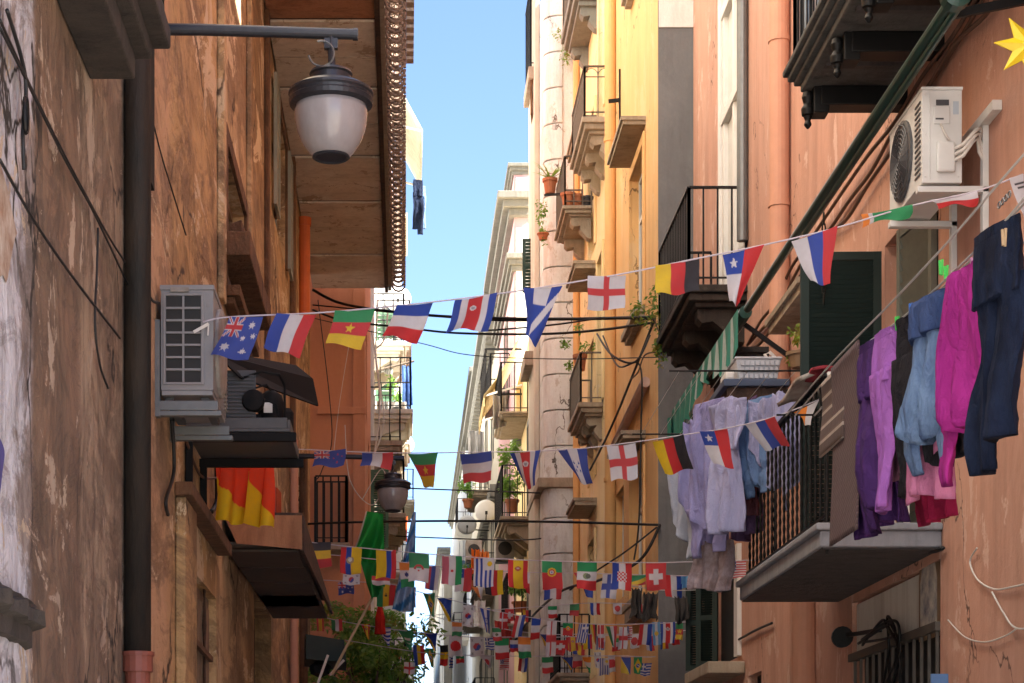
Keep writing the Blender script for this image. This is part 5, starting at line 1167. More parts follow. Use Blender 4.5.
t = thing('potted_plant', 'spiky agave in a clay pot hung outside the upper balcony', 'plant', P(550,195,34.6), 'potted plants on the balconies'); c = P(550,194,34.6); m = MB(); pot(m, c, .12, .26); m.build('pot', M['pot'], t)
m = MB(); random.seed(8)
for k in range(34):
    a = random.uniform(0,6.28); L = random.uniform(.28,.5); u = Vector((math.cos(a), math.sin(a), 0)); b = Vector((-u.y,u.x,0)); p = c+Vector((0,0,.25)); e = random.uniform(.3,1.4)
    m.poly([p-b*.018, p+u*L*.4+Vector((0,0,L*.4*e))-b*.014, p+u*L*.75+Vector((0,0,L*.55*e)), p+u*L*.4+Vector((0,0,L*.4*e))+b*.014, p+b*.018])
m.build('foliage', [M['leaf_pale']], t)
m = MB(); m.bar(c+Vector((-.1,0,-.02)), c+Vector((.4,-.1,-.02)), .05, .03); m.build('pot_holder', M['iron'], t)
potted('red flowered plant in a red pot on the lower yellow house balcony', P(580,392,33.0)+Vector((0,0,.35)), .11, .26, .07, 260, (.20,.2,.28), 24)
potted('trailing plant hanging down the stone corner under the agave', P(543,240,36.4), .1, .12, .07, 200, (.10,.12,.5), 25, 'leaf', 'pot')
t = thing('wall_weed', 'pale weed growing out of the crumbling white upper plaster', 'plant', P(569,45,36.7)); m = MB(); leaf_cloud(m, P(569,45,36.7), (.22,.12,.28), 330, .06, 26, 2, 6); m.build('foliage', [M['leaf_pale'], M['leaf_yellow']], t)
potted('tall bamboo like plant in a clay pot on the tan house balcony', P(512,515,42)+Vector((0,0,.04)), .14, .28, .11, 800, (.38,.35,.85), 27, 'leaf_pale')
potted('small plant in a clay pot on the grey beige house', P(468,508,60), .16, .26, .13, 200, (.28,.28,.4), 28)
potted('row box of green plants in a clay trough on the lower tan balcony', P(520,612,43.2), .17, .22, .10, 420, (.35,.5,.25), 29)
potted('leafy pot plant on the lowest far left balcony', P(394,660,45), .2, .3, .14, 420, (.5,.5,.5), 30)
for i, (x, y, d, r, lab) in enumerate(((398,299,50,.33,'white satellite dish beside the big tricolour flag on the left'), (404.5,445,70,.34,'pale far satellite dish above the far street lamp'), (486,511,46,.26,'grey satellite dish on the tan house balcony, right of centre'), (467,525,62,.30,'second grey satellite dish lower left of the other one'))):
    c = P(x, y, d); t = thing('satellite_dish', lab, 'satellite dish', c, 'satellite dishes')
    Mx = Matrix.Rotation(R(90+8*(i-1)),3,'X')
    m = MB(); m.lathe([(.01*r,.16*r),(.4*r,.13*r),(.75*r,.06*r),(r,-.03*r),(.98*r,-.06*r),(.75*r,.02*r),(.4*r,.09*r),(.02*r,.12*r)], c, 26, Mx); m.build('dish', M['dish'], t, smooth=True)
    m = MB(); m.tube([c+Vector((0,0,-r*.8)), c+Vector((0,-r*.7,-r*.3))], .014, 5); m.box(c.x-.028, c.y-r*.75-.03, c.z-r*.3-.03, c.x+.028, c.y-r*.75+.03, c.z-r*.3+.045); m.build('receiver', M['iron'], t)
    m = MB(); sx = -1 if x < 410 else 1; m.tube([c+Vector((0,.1,0)), c+Vector((0,.3,-r*.3)), c+Vector((sx*.8,.4,-r*.4))], .02, 6); m.build('mount', M['iron'], t)
# awnings far away
def far_awning(lab, xi, xo, d0, d1, zi, zo, mat, side):
    t = thing('awning', lab, 'awning', (xi, d0, zi)); m = MB(); m.sheet(lambda u, v: Vector((xi+(xo-xi)*v, d0+(d1-d0)*u, zi+(zo-zi)*v-.12*math.sin(math.pi*v))), 12, 10); m.build('canvas', M[mat], t, smooth=True, solid=.02)
    m = MB(); m.sheet(lambda u, v: Vector((xo, d0+(d1-d0)*u, zo-.25*v-.04*abs(math.sin(u*20))*v)), 40, 3); m.build('valance', M[mat], t, solid=.02)
    for y in (d0+.1, d1-.1): m = MB(); m.bar((xi, y, zo+.25), (xo, y, zo), .04, .04); m.build('arm', M['frame_white'], t)
far_awning('sloping pale yellow canvas awning above a far iron balcony, right of centre', 2.6, 1.75, 44.2, 47.2, 1.6+10.95, 1.6+9.5, 'awning_yellow', 1)
far_awning('cream canvas awning high up on the far left against the sky', -.7, .38, 44, 48, 1.6+17.6, 1.6+15.3, 'awning_cream', -1)
# cage balcony rail under the yellow awning
q0 = P(482,393,46); t = MB()
for z in (0, 1.0): t.bar((1.8,44.5,q0.z-.35+z), (1.8,47.5,q0.z-.35+z), .05, .04); t.bar((1.8,44.5,q0.z-.35+z), (2.6,44.5,q0.z-.35+z), .05, .04)
for k in range(10): t.bar((1.8,44.5+k*.33,q0.z-.35), (1.8,44.5+k*.33,q0.z+.65), .025, .025, Vector((0,1,0)))
tag(t.build('iron_cage', M['iron']), 'black iron drying frame sticking out under the yellow awning', 'drying frame')
for i, (x, y, d, w, L, cmat, lab) in enumerate(((418,180,46,.24,1.25,denim_dark,'dark blue garment hanging under the cream awning against the sky'), (423,186,46.6,.14,1.0,blue_c,'narrow light blue garment right of the dark one under the cream awning'),)):
    pants('trousers', lab, P(x,y,d), (.95,.3,0), w, L, cmat, .4, 0, .05, 70+i)
for i, (x, y, d, w, L, mt, lab) in enumerate(((477,549,50,.32,.6,cloth('orange_cloth', (.75,.16,.02)),'orange cloth hanging on the far balcony, left of the Spanish flag'), (484,551,50,.24,.5,cloth('orange_cloth_b', (.7,.2,.05)),'second orange cloth right beside the first on the far balcony'), (402,516,48,.26,.6,cloth('orange_red', (.7,.12,.03)),'orange red cloth hanging behind the far street lamp'), (407,365,44,.22,.9,cloth('net_blue', (.08,.16,.40)),'blue cloth hanging from the far left balcony under the satellite dish'))):
    drape('cloth', lab, P(x,y,d), (.95,.3,0), w, L, mt, .015, .05, 2, 90+i)
for i, (x, y, x2, y2, d) in enumerate(((375,371,414,361,44), (395,384,412,379,44.5))):
    m = MB(); m.tube([P(x,y,d), P(x2,y2,d)], .025, 6); tag(m.build('pole', M['brown_iron']), ('upper' if i == 0 else 'lower')+' brown pole sticking out below the far left balcony', 'pole')
for i, pts in enumerate((((372,330),(380,400),(374,455),(368,470)), ((378,300),(376,360),(384,420),(372,460)), ((388,310),(384,340),(370,352)))):
    cable([P(x,y,38.6+i*.4) for x, y in pts], .018, M['cable_white'], ('long loose white hose', 'second tangled white hose', 'short curled white hose')[i]+' dangling on the far left white house')
for i, (x, y, dd, w, L, cc, lab) in enumerate(((386,338,44.5,.3,.8,(.7,.69,.66),'white sheet drying on the far left balcony under the satellite dish'),(400,408,44,.35,.5,(.25,.27,.3),'grey cloth on the lower rail of the far left white house'),(380,470,39.2,.4,.6,(.66,.6,.5),'cream cloth hanging beside the far green shutter'),(499,395,43,.3,.7,(.55,.5,.42),'beige cloth hanging inside the iron drying frame'),(476,430,60,.5,1.2,(.6,.58,.55),'pale sheet hanging on the grey beige house high up'),(503,620,42,.35,.6,(.5,.06,.05),'red cloth hanging over the lower tan balcony'),(480,600,50,.3,.7,(.62,.61,.62),'white cloth hanging beneath the orange cloths'),(466,560,62,.5,.9,(.2,.3,.45),'blue cloth far off left of the Uruguayan flag'))):
    drape('cloth', lab, P(x,y,dd), (.95,.3,0), w, L, cloth('far_cloth', cc), .015, .05, 2, 120+i)
for i, (x, y, dd, lab) in enumerate(((397,425,43,'air conditioner box below the far left balcony'),(474,560,50,'air conditioner box beside the orange cloths'),(505,560,43,'air conditioner under the leafy tan balcony'))):
    q = P(x,y,dd); t = thing('air_conditioner', lab, 'air conditioner', q, 'air conditioners'); m = MB(); m.box(q.x-.2,q.y,q.z,q.x+.2,q.y+.7,q.z+.5); m.build('casing', M['ac_dirty'], t, bevel=.01)
    m = MB(); m.lathe([(.15,0),(.15,.012),(.02,.02)], q+Vector((0,-.01,.25)), 16, Matrix.Rotation(R(90),3,'X')); m.build('fan_grille', M['ac_fin'], t)
    m = MB(); sx = -1 if x < 420 else 1; m.bar(q+Vector((-.2*sx,.2,-.03)), Vector((-.75 if sx < 0 else 2.65, q.y+.2, q.z-.03)), .04, .04); m.build('arm', M['galv'], t)
potted('bushy plant on the far balcony left of the orange cloths', P(470,590,55), .15, .25, .12, 260, (.3,.3,.35), 33)
potted('plant with drooping leaves on the middle far left balcony', P(399,412,44.3), .12, .2, .10, 220, (.2,.25,.3), 34)
# big banners lower left
def banner(label, pts, d, c1, rip=.1, n=30, colfn=None):
    a, b, c, e = [P(x, y, d) for x, y in pts]; m = MB()
    m.sheet(lambda u, v: (a.lerp(b,u)).lerp(e.lerp(c,u), v) + Vector((0, rip*math.sin(u*9+v*4)*v, 0)), n, n, colfn or (lambda u, v: c1)); return tag(m.build('banner', M['flag'], smooth=True), label, 'banner')
banner('big plain green banner with a white edge hanging below the far lamp', [(366,511),(383,514),(385,566),(352,556)], 25.0, None, .22, 36, lambda u, v: (.55,.55,.52) if u < .08 else (.015,.33,.05))
banner('long green banner end trailing under the plain green one', [(360,560),(384,562),(385,586),(372,601)], 25.2, (.02,.28,.06), .2)
banner('tall light blue patterned banner hanging right of the green banner', [(413,512),(416,512),(414,612),(392,610)], 24.6, None, .1, 44, lambda u, v: (.05,.20,.45) if (math.sin(v*26+u*5) > .35 or u > .9) else (.30,.44,.66))
m = MB(); c = P(380,634,28.2); m.lathe([(.085,0),(.07,.12),(.075,.2),(.045,.34),(.02,.5),(.008,.58)], c, 9); 
tag(m.build('closed_umbrella', cloth('umbrella_red', (.55,.03,.02))), 'small closed red sunshade standing among the tree leaves', 'sunshade')
t = thing('shop_awning', 'dark green shop awning below the yellow creeper, bottom left', 'awning', P(325,665,26)); m = MB(); a, b = P(306,634,25.6), P(344,640,25.6)
m.hexa([a+Vector((0,0,-.32)), b+Vector((.03,0,-.28)), b+Vector((-.02,1.5,-.28)), a+Vector((-.1,1.5,-.3)), a, b, b+Vector((-.1,1.5,.06)), a+Vector((-.1,1.5,.1))]); m.build('canvas', plain('dark_green_canvas', (.025,.04,.035), .8), t)
m = MB(); m.bar(P(318,683,25.5), P(328,655,25.5), .03, .03); m.bar(P(330,675,25.5), P(344,660,25.5), .03, .03); m.build('arm', M['cable_white'], t)
m = MB(); c = P(320,670,25.8); m.lathe([(.02,-.1),(.12,-.05),(.14,.05),(.05,.12)], c, 12); m.build('shop_lamp', M['plastic_black'], t)
m = MB(); m.tube([P(332,675,25.2), P(341,657,25.2), P(372,598,25.2)], .018, 7); tag(m.build('flag_pole', plain('bamboo', (.42,.33,.2), .6)), 'thin bamboo pole slanting up through the tree', 'pole')

# ------------------------------------------------------------------ bunting
RED, BLU, NAV, WHT, GRN, YEL, BLK, ORA, SKY, LGR = (.55,.028,.03), (.02,.06,.36), (.03,.04,.22), (.63,.63,.68), (.015,.27,.09), (.72,.50,.015), (.018,.018,.022), (.76,.24,.03), (.12,.36,.66), (.10,.36,.12)
def star_in(x, y, cx, cy, r, n=5, inner=.42, rot=0):
    dx, dy = x-cx, y-cy; d = math.hypot(dx, dy)
    if d > r: return False
    a = (math.atan2(dx, -dy) + rot) % (2*math.pi/n); a = min(a, 2*math.pi/n - a)
    p1 = (r, 0); p2 = (r*inner*math.cos(math.pi/n), r*inner*math.sin(math.pi/n)); q = (d*math.cos(a), d*math.sin(a))
    return (p2[0]-p1[0])*(q[1]-p1[1]) - (p2[1]-p1[1])*(q[0]-p1[0]) >= 0
def Vb(*cs, w=None):
    w = w or [1]*len(cs); s = sum(w)
    def f(u, v, a):
        k = 0
        for c, x in zip(cs, w):
            k += x/s
            if u <= k: return c
        return cs[-1]
    return f
def Hb(*cs, w=None):
    g = Vb(*cs, w=w); return lambda u, v, a: g(v, u, a)
def over(base, *ls):
    def f(u, v, a):
        c = base(u, v, a)
        for l in ls:
            k = l(u, v, a)
            if k is not None: c = k
        return c
    return f
def disc(cx, cy, r, c, rx=1): return lambda u, v, a: c if math.hypot((u-cx)*a/rx, v-cy) < r else None
def star(cx, cy, r, c, n=5, inner=.42): return lambda u, v, a: c if star_in(u*a, v, cx*a, cy, r, n, inner) else None
def rect(x0, y0, x1, y1, c): return lambda u, v, a: c if x0 <= u <= x1 and y0 <= v <= y1 else None
def jack(u, v):
    x, y = u-.5, v-.5; d1 = abs(x-y); d2 = abs(x+y)
    if abs(x) < .07 or abs(y) < .1: return RED
    if abs(x) < .13 or abs(y) < .18: return WHT
    if min(d1, d2) < .035: return RED
    if min(d1, d2) < .10: return WHT
    return BLU
def canton(u, v, a): return jack(u*2, v*2) if u < .5 and v < .5 else None
def checker(cx, cy, s): return lambda u, v, a: ((RED if (int((u-cx)*a/s*2.5+50)+int((v-cy)/s*2.5+50)) % 2 else WHT) if abs((u-cx)*a) < s and abs(v-cy) < s*1.1 else None)
def bosnia(u, v, a):
    if (v > u*1.0 and u < .95): return YEL if v-u > .06 else (WHT if (int(u*22) % 2 == 0) else BLU)
    return BLU
def greece(u, v, a):
    if u < .42 and v < .55:
        return WHT if abs(u-.21) < .045 or abs(v-.275) < .055 else BLU
    return BLU if int(v*9) % 2 == 0 else WHT
def greece_up(u, v, a): return greece(v, 1-u, a)
def korea(u, v, a):
    x, y = (u-.5)*a, v-.5; d = math.hypot(x, y); rr = .24*min(1, a*1.1)
    if d < rr:
        if math.hypot(x+rr/2, y) < rr/2: return RED
        if math.hypot(x-rr/2, y) < rr/2: return BLU
        return RED if y < 0 else BLU
    for sx in (-1, 1):
        for sy in (-1, 1):
            p, q = u-.5-sx*.33, v-.5-sy*.33
            if abs(p) < .08 and abs(q) < .08 and int((p*sx+q*sy+1)*24) % 2 == 0: return BLK
    return WHT
def usa(u, v, a):
    if u < .45 and v < .54: return WHT if (int(u*22)+int(v*18)) % 4 == 0 else NAV
    return RED if int(v*13) % 2 == 0 else WHT
def brazil(u, v, a):
    d = abs(u-.5)/.43 + abs(v-.5)/.42; r = math.hypot((u-.5)*a, v-.5)
    if r < .17*min(1.2, a+.2): return WHT if abs((v-.5)-.3*(u-.5)+.02) < .025 else BLU
    return YEL if d < 1 else GRN
def uruguay_up(u, v, a):
    if u > .55 and v < .42:
        return YEL if math.hypot((u-.78)*a, v-.2) < .09 else WHT
    return BLU if int(u*9) % 2 == 1 else WHT
def chile_up(u, v, a):
    if u > .52: return RED
    if v < .42: return WHT if star_in(u*a, v, .26*a, .2, .12) else BLU
    return WHT
def greek_w(u, v, a): return greece(1-u, v, a)
FL = {   # design, description, short name
 'australia': (over(Hb(BLU), canton, star(.25,.76,.12,WHT,7,.5), star(.75,.2,.09,WHT,7,.5), star(.62,.5,.07,WHT,7,.5), star(.88,.45,.07,WHT,7,.5), star(.75,.8,.08,WHT,7,.5)), 'blue starred Australian', 'Australian'),
 'new_zealand': (over(Hb(BLU), canton, star(.75,.25,.07,RED), star(.75,.7,.08,RED), star(.62,.45,.07,RED), star(.88,.4,.06,RED)), 'flat folded Australian', 'folded Australian'),
 'france': (Vb(BLU, WHT, RED), 'upright striped French', 'French'),
 'france_h': (Hb(BLU, WHT, RED), 'blue over white over red', 'blue-over-white-over-red'),
 'cameroon': (over(Hb(GRN, RED, YEL), star(.5,.5,.15,YEL)), 'green red yellow Cameroonian', 'Cameroonian'),
 'costa': (over(Vb(BLU, WHT, RED, WHT, BLU, w=[1,1,2,1,1]), disc(.48,.32,.075,WHT,1.4), disc(.48,.32,.045,(.3,.3,.35),1.4)), 'five striped Costa Rican', 'Costa Rican'),
 'honduras': (over(Vb(BLU, WHT, BLU), star(.5,.5,.06,BLU), star(.4,.4,.06,BLU), star(.6,.4,.06,BLU), star(.4,.62,.06,BLU), star(.6,.62,.06,BLU)), 'blue white blue Honduran', 'Honduran'),
 'honduras_fold': (lambda u, v, a: BLU if u < .28 else (WHT if (v < .34 and u < .72) or abs((v-.58)-(.6-u)*.9) < .12 else BLU), 'folded blue and white', 'folded Honduran'),
 'england': (over(Hb(WHT), rect(.42,0,.58,1,RED), rect(0,.40,1,.60,RED)), 'white English cross', 'English'),
 'germany': (Vb(YEL, RED, BLK), 'yellow red black striped German', 'German'),
 'chile': (chile_up, 'Chilean blue star and red', 'Chilean'),
 'russia': (Vb(WHT, BLU, RED), 'white blue red', 'white-blue-red'),
 'serbia': (Vb(RED, BLU, WHT), 'red blue white', 'red-blue-white'),
 'russia_h': (Hb(WHT, BLU, RED), 'white over blue-over-red', 'white-over-blue'),
 'fold': (Vb(ORA, WHT, GRN, w=[.15,.08,.8]), 'flattened green and orange', 'green-orange'),
 'poland': (Hb(WHT, RED), 'white over red', 'white-over-red'),
 'plain_white': (over(Hb(WHT), rect(.1,.15,.35,.2,BLK), rect(.15,.25,.4,.29,BLK)), 'nearly plain white', 'mostly white'),
 'orange_white': (Vb(ORA, WHT, w=[1.1,1]), 'crumpled orange and white', 'orange-white'),
 'belgium_h': (Hb(BLK, YEL, RED), 'black yellow red layered', 'black-yellow-red'),
 'belgium': (Vb(BLK, RED, YEL), 'black red yellow', 'black-red-yellow'),
 'ecuador': (over(Vb(RED, BLU, YEL, w=[1,1,2]), disc(.48,.48,.13,(.35,.28,.18),1.1), disc(.48,.46,.07,(.55,.6,.6),1.1)), 'red blue yellow Ecuadorian', 'Ecuadorian'),
 'colombia': (Vb(YEL, BLU, RED, w=[2,1,1]), 'yellow blue red Colombian', 'Colombian'),
 'algeria': (over(Hb(GRN, WHT), lambda u, v, a: RED if .10 < math.hypot((u-.48)*a, v-.55) < .17 and v < .56 else None, star(.48,.60,.06,RED)), 'green white Algerian crescent', 'Algerian'),
 'iran': (over(Vb((.50,.12,.18), WHT, GRN), disc(.5,.5,.05,RED)), 'faded red white green', 'red-white-green'),
 'uruguay': (uruguay_up, 'blue striped sun Uruguayan', 'Uruguayan'),
 'spain': (over(Vb(RED, YEL, RED, w=[1,2,1]), disc(.5,.30,.08,(.42,.10,.06),1.5), disc(.5,.29,.035,(.5,.4,.5),1.4)), 'red yellow red Spanish', 'Spanish'),
 'portugal': (over(Hb(GRN, RED, w=[2,3]), disc(.5,.4,.16,YEL), disc(.5,.4,.11,RED), disc(.5,.4,.065,WHT), disc(.5,.4,.03,BLU)), 'green and red Portuguese crest', 'Portuguese'),
 'mexico': (over(Hb(GRN, WHT, RED), disc(.46,.5,.12,(.20,.26,.14)), disc(.55,.5,.09,(.10,.11,.09))), 'green white red Mexican', 'Mexican'),
 'croatia': (over(Vb(BLU, WHT, RED), checker(.5,.5,.17)), 'checkered crest Croatian', 'Croatian'),
 'swiss': (over(Hb(RED), rect(.37,.22,.63,.78,WHT), rect(.14,.40,.86,.60,WHT)), 'red white cross Swiss', 'Swiss'),
 'usa': (usa, 'starred and striped American', 'American'),
 'korea': (korea, 'white Korean circle', 'Korean'),
 'japan': (over(Hb(WHT), disc(.5,.5,.27,RED)), 'white red disc Japanese', 'Japanese'),
 'indonesia': (Hb(RED, WHT), 'red over white', 'red-over-white'),
 'india': (over(Hb(ORA, WHT, GRN), disc(.5,.5,.08,NAV)), 'orange white green Indian', 'Indian'),
 'ghana': (over(Vb(GRN, YEL, RED), star(.5,.5,.12,BLK)), 'black starred Ghanaian', 'Ghanaian'),
 'finland': (over(Hb(WHT), rect(.3,0,.55,1,BLU), rect(0,.38,1,.62,BLU)), 'blue cross Finnish', 'Finnish'),
 'lithuania': (lambda u, v, a: GRN if v < .75-.55*u else (YEL if v < 1.15-.5*u else RED), 'green yellow red', 'green-yellow-red'),
 'luxembourg': (Vb(RED, WHT, BLU), 'red white blue', 'red-white-blue'),
 'bluebit': (Vb(SKY, (.05,.25,.55), SKY), 'small sky blue', 'sky blue'),
 'safrica': (lambda u, v, a: BLK if u < .2 and abs(v-.5) < .35-u else (GRN if abs(v-.5) < .12 else (RED if v < .5 else BLU)), 'many coloured South African', 'South African'),
 'greece': (greece, 'blue striped Greek', 'Greek'),
 'greece_up': (greece_up, 'upright blue striped Greek', 'upright Greek'),
 'brazil': (brazil, 'green Brazilian yellow diamond', 'Brazilian'),
 'bosnia': (bosnia, 'blue yellow triangle Bosnian', 'Bosnian'),
 'saudi': (over(Hb(GRN), rect(.2,.4,.8,.5,WHT), rect(.3,.65,.8,.68,WHT)), 'plain green Saudi', 'plain green'),
 'denmark': (over(Hb(RED), rect(.3,0,.45,1,WHT), rect(0,.40,1,.58,WHT)), 'red white cross Danish', 'Danish'),
 'italy': (Vb(GRN, WHT, RED), 'upright Italian', 'upright Italian'),
 'italy_h': (Hb(GRN, WHT, RED), 'green white red layered', 'green-over-white'),
 'ireland_h': (Hb(ORA, WHT, GRN), 'orange white green layered', 'orange-over-white'),
 'romania': (Vb(BLU, YEL, RED), 'blue yellow red Romanian', 'Romanian'),
 'argentina': (over(Vb(SKY, WHT, SKY), disc(.5,.5,.09,YEL)), 'sky blue white Argentine', 'Argentine'),
 'morocco': (over(Hb(GRN, RED), ), 'green over red', 'green-over-red'),
}
rowname = {1: 'nearest', 2: 'second', 3: 'third', 4: 'fourth', 5: 'fifth', 6: 'sixth', 7: 'lowest', 8: 'short high', 9: 'packed lower'}
def flag(key, c4, D, row, prev, nxt, nu, nv, shape='', seed=0, sway=0.0):
    fn, desc, short = FL[key]; a = max(.3, (Vector(c4[1])-Vector(c4[0])).length/max(1, (Vector(c4[3])-Vector(c4[0])).length)); random.seed(seed)
    d0, d1 = D; ph = random.uniform(0, 6); am = random.uniform(.010,.026)*(d0/13)**.5; kx = random.uniform(3, 6); ang = random.uniform(-.42,.42); fade = random.uniform(.0,.13)
    TL, TR, BR, BL = P(*c4[0], d0), P(*c4[1], d1), P(*c4[2], d1+sway), P(*c4[3], d0+sway)
    def g(u, v):
        q = TL.lerp(TR, u).lerp(BL.lerp(BR, u), v)
        w = (TR-TL).length
        if shape == 't': q += (TR-TL)*(.22*math.sin(v*3.14)*(u-.5)*-.2) + Vector((0,0,-.06*w*math.sin(u*3.14)*v))
        q += Vector((0, am*math.sin(u*kx+v*2.2+ph)*(.25+v)*1.3 + ang*w*(u-.5) + .02*math.sin(v*3+ph)*v, 0)) + (TR-TL)*(.035*math.sin(v*4.5+ph)*v) + Vector((0,0,.012*w/.3*math.sin(u*kx*1.3+ph)*v)) - Vector((0,0,.02*w*math.sin(u*math.pi)*(1-v)))
        return q
    m = MB(); m.sheet(g, nu, nv, lambda u, v: tuple(x*(1-fade)+y*fade for x, y in zip(fn(u, v, a), (.40,.38,.44))))
    near_ = f'between the {prev} and {nxt} ones' if prev and nxt else (f'right of the {prev} one' if prev else f'left of the {nxt} one')
    lab = f'{desc} flag on {rowname[row]} string {near_}'
    tag(m.build('flag', M['flag'], smooth=True, origin=TL.lerp(TR,.5)), lab, 'flag', 'flags on strings across the lane')
def cord(pts, label, r=.004):
    m = MB(); m.tube(sagline(pts, 5), r, 5); tag(m.build('bunting_cord', M['cord'], smooth=True), label, 'cord', 'bunting cords across the lane')
def run(row, items, Dfn, nu, nv, sway=0):
    for i, it in enumerate(items):
        key, c4 = it[0], it[1]; sh = it[2] if len(it) > 2 else ''
        pv = FL[items[i-1][0]][2] if i else ''; nx = FL[items[i+1][0]][2] if i < len(items)-1 else ''
        flag(key, c4, (Dfn(c4[0][0]), Dfn(c4[1][0])), row, pv, nx, nu, nv, sh, row*100+i, sway)
D1 = lambda x: 11.93 - (x-205)/(1026-205)*.28
r1 = [('australia', ((230,317),(263,316),(249,360),(212,357))), ('france', ((277,315),(316,313),(298,356),(263,349))), ('cameroon', ((335,311),(375,308),(362,348),(327,346))), ('france_h', ((397,306),(433,302),(418,342),(383,335))), ('costa', ((455,299),(497,294),(489,331),(447,329))),
 ('honduras_fold', ((523,290),(563,284),(537,344),(526,332)), 't'), ('england', ((587,278),(627,273),(625,307),(586,309))), ('germany', ((655,266),(700,258),(700,291),(656,297))), ('chile', ((723,254),(764,245),(741,304),(731,302)), 't'), ('russia', ((793,239),(836,228),(829,287),(811,282))),
 ('fold', ((862,213),(911,206),(911,218),(866,223))), ('poland', ((930,200),(977,191),(978,205),(940,205))), ('plain_white', ((1008,179),(1046,166),(1052,214),(1021,224)))]
run(1, r1, D1, 60, 44)
cord([P(x, y, D1(x)) for x, y in ((203,322),(230,317),(316,313),(375,308),(433,302),(497,294),(563,284),(627,273),(700,258),(764,245),(836,228),(911,206),(977,191),(1026,173))], 'white cord of the nearest and largest flags, left wall to coral wall', .005)
D2 = lambda x: 18.0 - (x-240)/(822-240)*4.3
r2 = [('new_zealand', ((314,450),(346,450),(345,467),(313,466))), ('france', ((362,452),(393,453),(392,470),(361,466))), ('cameroon', ((408,453),(438,453),(433,488),(423,483)), 't'), ('france_h', ((460,453),(491,452),(492,481),(465,484))), ('costa', ((510,452),(540,451),(534,488),(524,484)), 't'), ('honduras', ((557,449),(587,448),(592,485),(575,477)), 't'),
 ('england', ((606,447),(636,442),(640,477),(612,482))), ('germany', ((653,441),(683,435),(691,470),(664,474))), ('chile', ((699,432),(728,428),(735,467),(712,467))), ('russia', ((746,424),(774,417),(788,446),(764,450))), ('orange_white', ((794,412),(819,400),(809,427),(800,418)), 't')]
run(2, r2, D2, 52, 40)
cord([P(x, y, D2(x)) for x, y in ((240,446),(314,450),(393,453),(491,452),(540,451),(587,448),(636,442),(683,435),(728,428),(774,417),(821,399))], 'white cord of the second string, ending at the laundry balcony', .0045)
def R4(x0, x1, y0, y1, l=0, dy=0): return ((x0,y0),(x1,y0+dy),(x1+l,y1+dy),(x0+l,y1))
def T4(x0, x1, y0, y1, l=0): w = x1-x0; return ((x0,y0),(x1,y0),(x1-w*.05+l,y1),(x0+w*.62+l,y1-3))
def rows(lst):
    out = []
    for k, x0, x1, y0, y1, *o in lst:
        t_ = 't' in o; l = next((q for q in o if not isinstance(q, str)), 0)
        out.append((k, T4(x0,x1,y0,y1,l) if t_ else R4(x0,x1,y0,y1,l), 't' if t_ else ''))
    return out
r3 = [('belgium_h',309,331,542,567),('ecuador',341,362,547,574,-1),('colombia',376,396,550,578),('algeria',409,429,553,582),('iran',442,462,556,585),('uruguay',474,494,558,587),('spain',508,528,560,588),('portugal',542,562,561,589),('mexico',577,597,562,590),('croatia',612,632,563,590),('swiss',646,666,563,590),('usa',728,746,561,578)]
run(3, rows(r3), lambda x: 20.5-(x-300)/440*.6, 36, 40)
cord([P(x, y, 20.5-(x-300)/440*.6) for x, y in ((259,535),(309,542),(362,548),(429,554),(494,558.5),(562,561.5),(632,562.5),(666,562.5),(760,560))], 'white cord holding the upright flags from Belgian to American', .005)
r4 = [('korea',343,360,574,585),('indonesia',372,390,576,585),('india',399,412,562,587,2),('serbia',427,440,566,590,-2),('chile',456,472,568,592,-1),('orange_white',472,483,587,600,'t'),('belgium',485,503,570,595),('poland',519,530,572,594,'t'),('france',544,561,574,599),('safrica',573,594,573,598,'t'),('finland',603,618,574,599,-2),('lithuania',632,646,575,585),('luxembourg',664,682,575,598,1),('bluebit',681,688,576,588)]
run(4, rows(r4), lambda x: 23.5, 24, 26)
cord([P(x, y, 23.5) for x, y in ((277,550),(343,556),(400,562),(456,568),(519,572),(573,573),(632,574.5),(688,576),(715,576))], 'cord right behind the upright flags', .005)
r5 = [('australia',338,354,582,594),('ghana',378,396,584,606,-2),('greece_up',409,416,587,608,'t'),('brazil',423,435,593,617,'t'),('bosnia',437,452,598,622,'t'),('korea',463,474,605,627,-1),('honduras',480,490,608,634,'t'),('denmark',500,508,612,629,-1),('luxembourg',516,526,615,637,-5),('france_h',532,541,618,639,-2),('england',547,557,621,656,-2),('portugal',563,573,623,636),('greece_up',579,589,624,643,-3),('germany',590,597,624,645,'t'),('denmark',598,604,625,648),('italy',606,617,626,649,'t'),('england',619,628,627,649,-1),('usa',627,632,626,640),('luxembourg',640,652,624,645,-2),('argentina',652,660,622,645,1),('costa',661,675,622,643),('cameroon',676,683,623,640)]
run(5, rows(r5), lambda x: 26.4-(x-330)*.0062, 22, 24)
cord([P(x, y, 26.4-(x-330)*.0062) for x, y in ((292,578),(338,581),(390,584),(423,593),(452,600),(490,610),(541,619),(590,624),(640,624),(685,622),(700,620))], 'cord dipping from the left wall to below the Swiss flag', .0055)
r6 = [('spain',316,323,612,631,1),('italy',331,342,619,631,1),('spain',361,370,624,640,'t'),('greece',376,391,627,645,'t'),('saudi',398,413,630,650,'t'),('bosnia',424,437,633,651,'t'),('japan',449,462,636,656),('korea',470,484,637,656),('greece',485,494,638,650,1),('italy_h',495,509,638,659),('russia_h',510,518,640,652),('ireland_h',518,531,637,658),('swiss',554,566,640,655,-2),('spain',566,575,637,651),('romania',573,585,645,655)]
run(6, rows(r6), lambda x: 29.6-(x-310)*.0125, 24, 24)
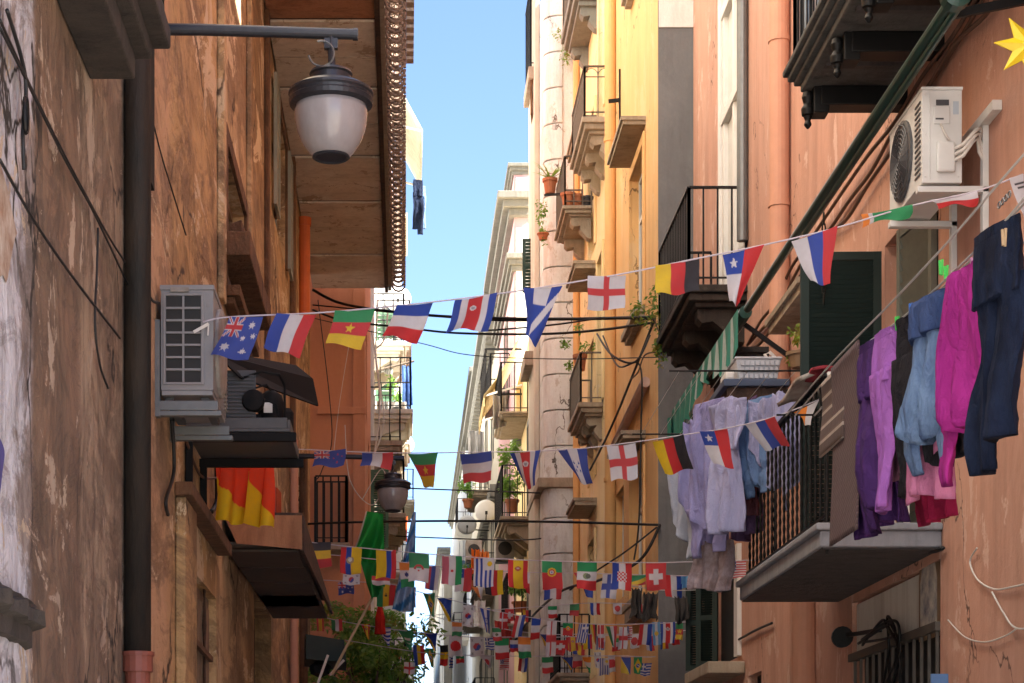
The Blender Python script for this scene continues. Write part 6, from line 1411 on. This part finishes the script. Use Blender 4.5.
cord([P(x, y, 29.6-(x-310)*.0125) for x, y in ((302,611),(331,619),(376,627),(424,633),(470,637),(520,637),(566,637),(640,634),(665,632))], 'cord with the Greek, Bosnian and Japanese flags before the tree', .006)
r7 = [('england',404,415,662,674),('romania',413,424,645,665,1),('brazil',425,434,648,668,'t'),('belgium_h',440,448,645,666),('greece',449,453,655,668),('portugal',456,464,656,663),('japan',479,492,656,668,'t'),('usa',500,509,657,670),('luxembourg',519,528,658,672,-1),('italy_h',542,553,657,673),('bosnia',561,573,657,670,'t'),('poland',574,583,654,667,-2),('ireland_h',582,591,657,673,'t'),('korea',594,601,652,668,1),('uruguay',599,609,658,675),('japan',608,615,655,672),('bosnia',621,631,657,674),('brazil',634,642,657,674),('greece',642,652,663,676,-2)]
run(7, rows(r7), lambda x: 29.9-(x-345)*.0150, 22, 22)
cord([P(x, y, 29.9-(x-345)*.0150) for x, y in ((345,640),(404,650),(440,654),(500,656),(560,656),(621,656),(650,657),(672,654))], 'lowest cord with the farthest and smallest flags', .006)
r8 = [('swiss',505,514,609,621),('germany',523,531,610,622),('italy_h',548,557,606,618),('morocco',570,579,604,616),('france',590,600,603,615),('japan',613,622,603,614),('romania',634,642,604,615)]
run(8, rows(r8), lambda x: 27.4-(x-430)*.0115, 20, 20)
cord([P(x, y, 27.4-(x-430)*.0115) for x, y in ((425,616),(505,609),(548,606),(590,603),(634,604),(656,606))], 'short high cord with seven tiny flags between the fifth string and the upright flags', .005)
r9 = [('ireland_h',452,462,622,636),('mexico',492,501,628,641,1),('bosnia',540,548,634,648,'t'),('swiss',556,567,640,653,-2),('spain',568,577,637,651,1),('colombia',583,592,634,649),('uruguay',596,605,636,650),('italy_h',612,620,638,651),('japan',630,639,634,648),('russia',646,654,636,651,1),('romania',660,668,634,649),('portugal',671,679,632,645)]
run(9, rows(r9), lambda x: 26.9-(x-430)*.0095, 20, 20)
cord([P(x, y, 26.9-(x-430)*.0095) for x, y in ((430,615),(452,621),(492,627),(540,634),(592,634),(640,634),(679,631),(690,630))], 'cord of tiny flags packed just under the fifth string', .005)
_seen = {}
for l in LABELS:
    n = len(l.split())
    if not 4 <= n <= 16: print('LABEL LENGTH', n, l)
    _seen[l] = _seen.get(l, 0) + 1
for l, n in _seen.items():
    if n > 1: print('LABEL REPEATED', n, l)
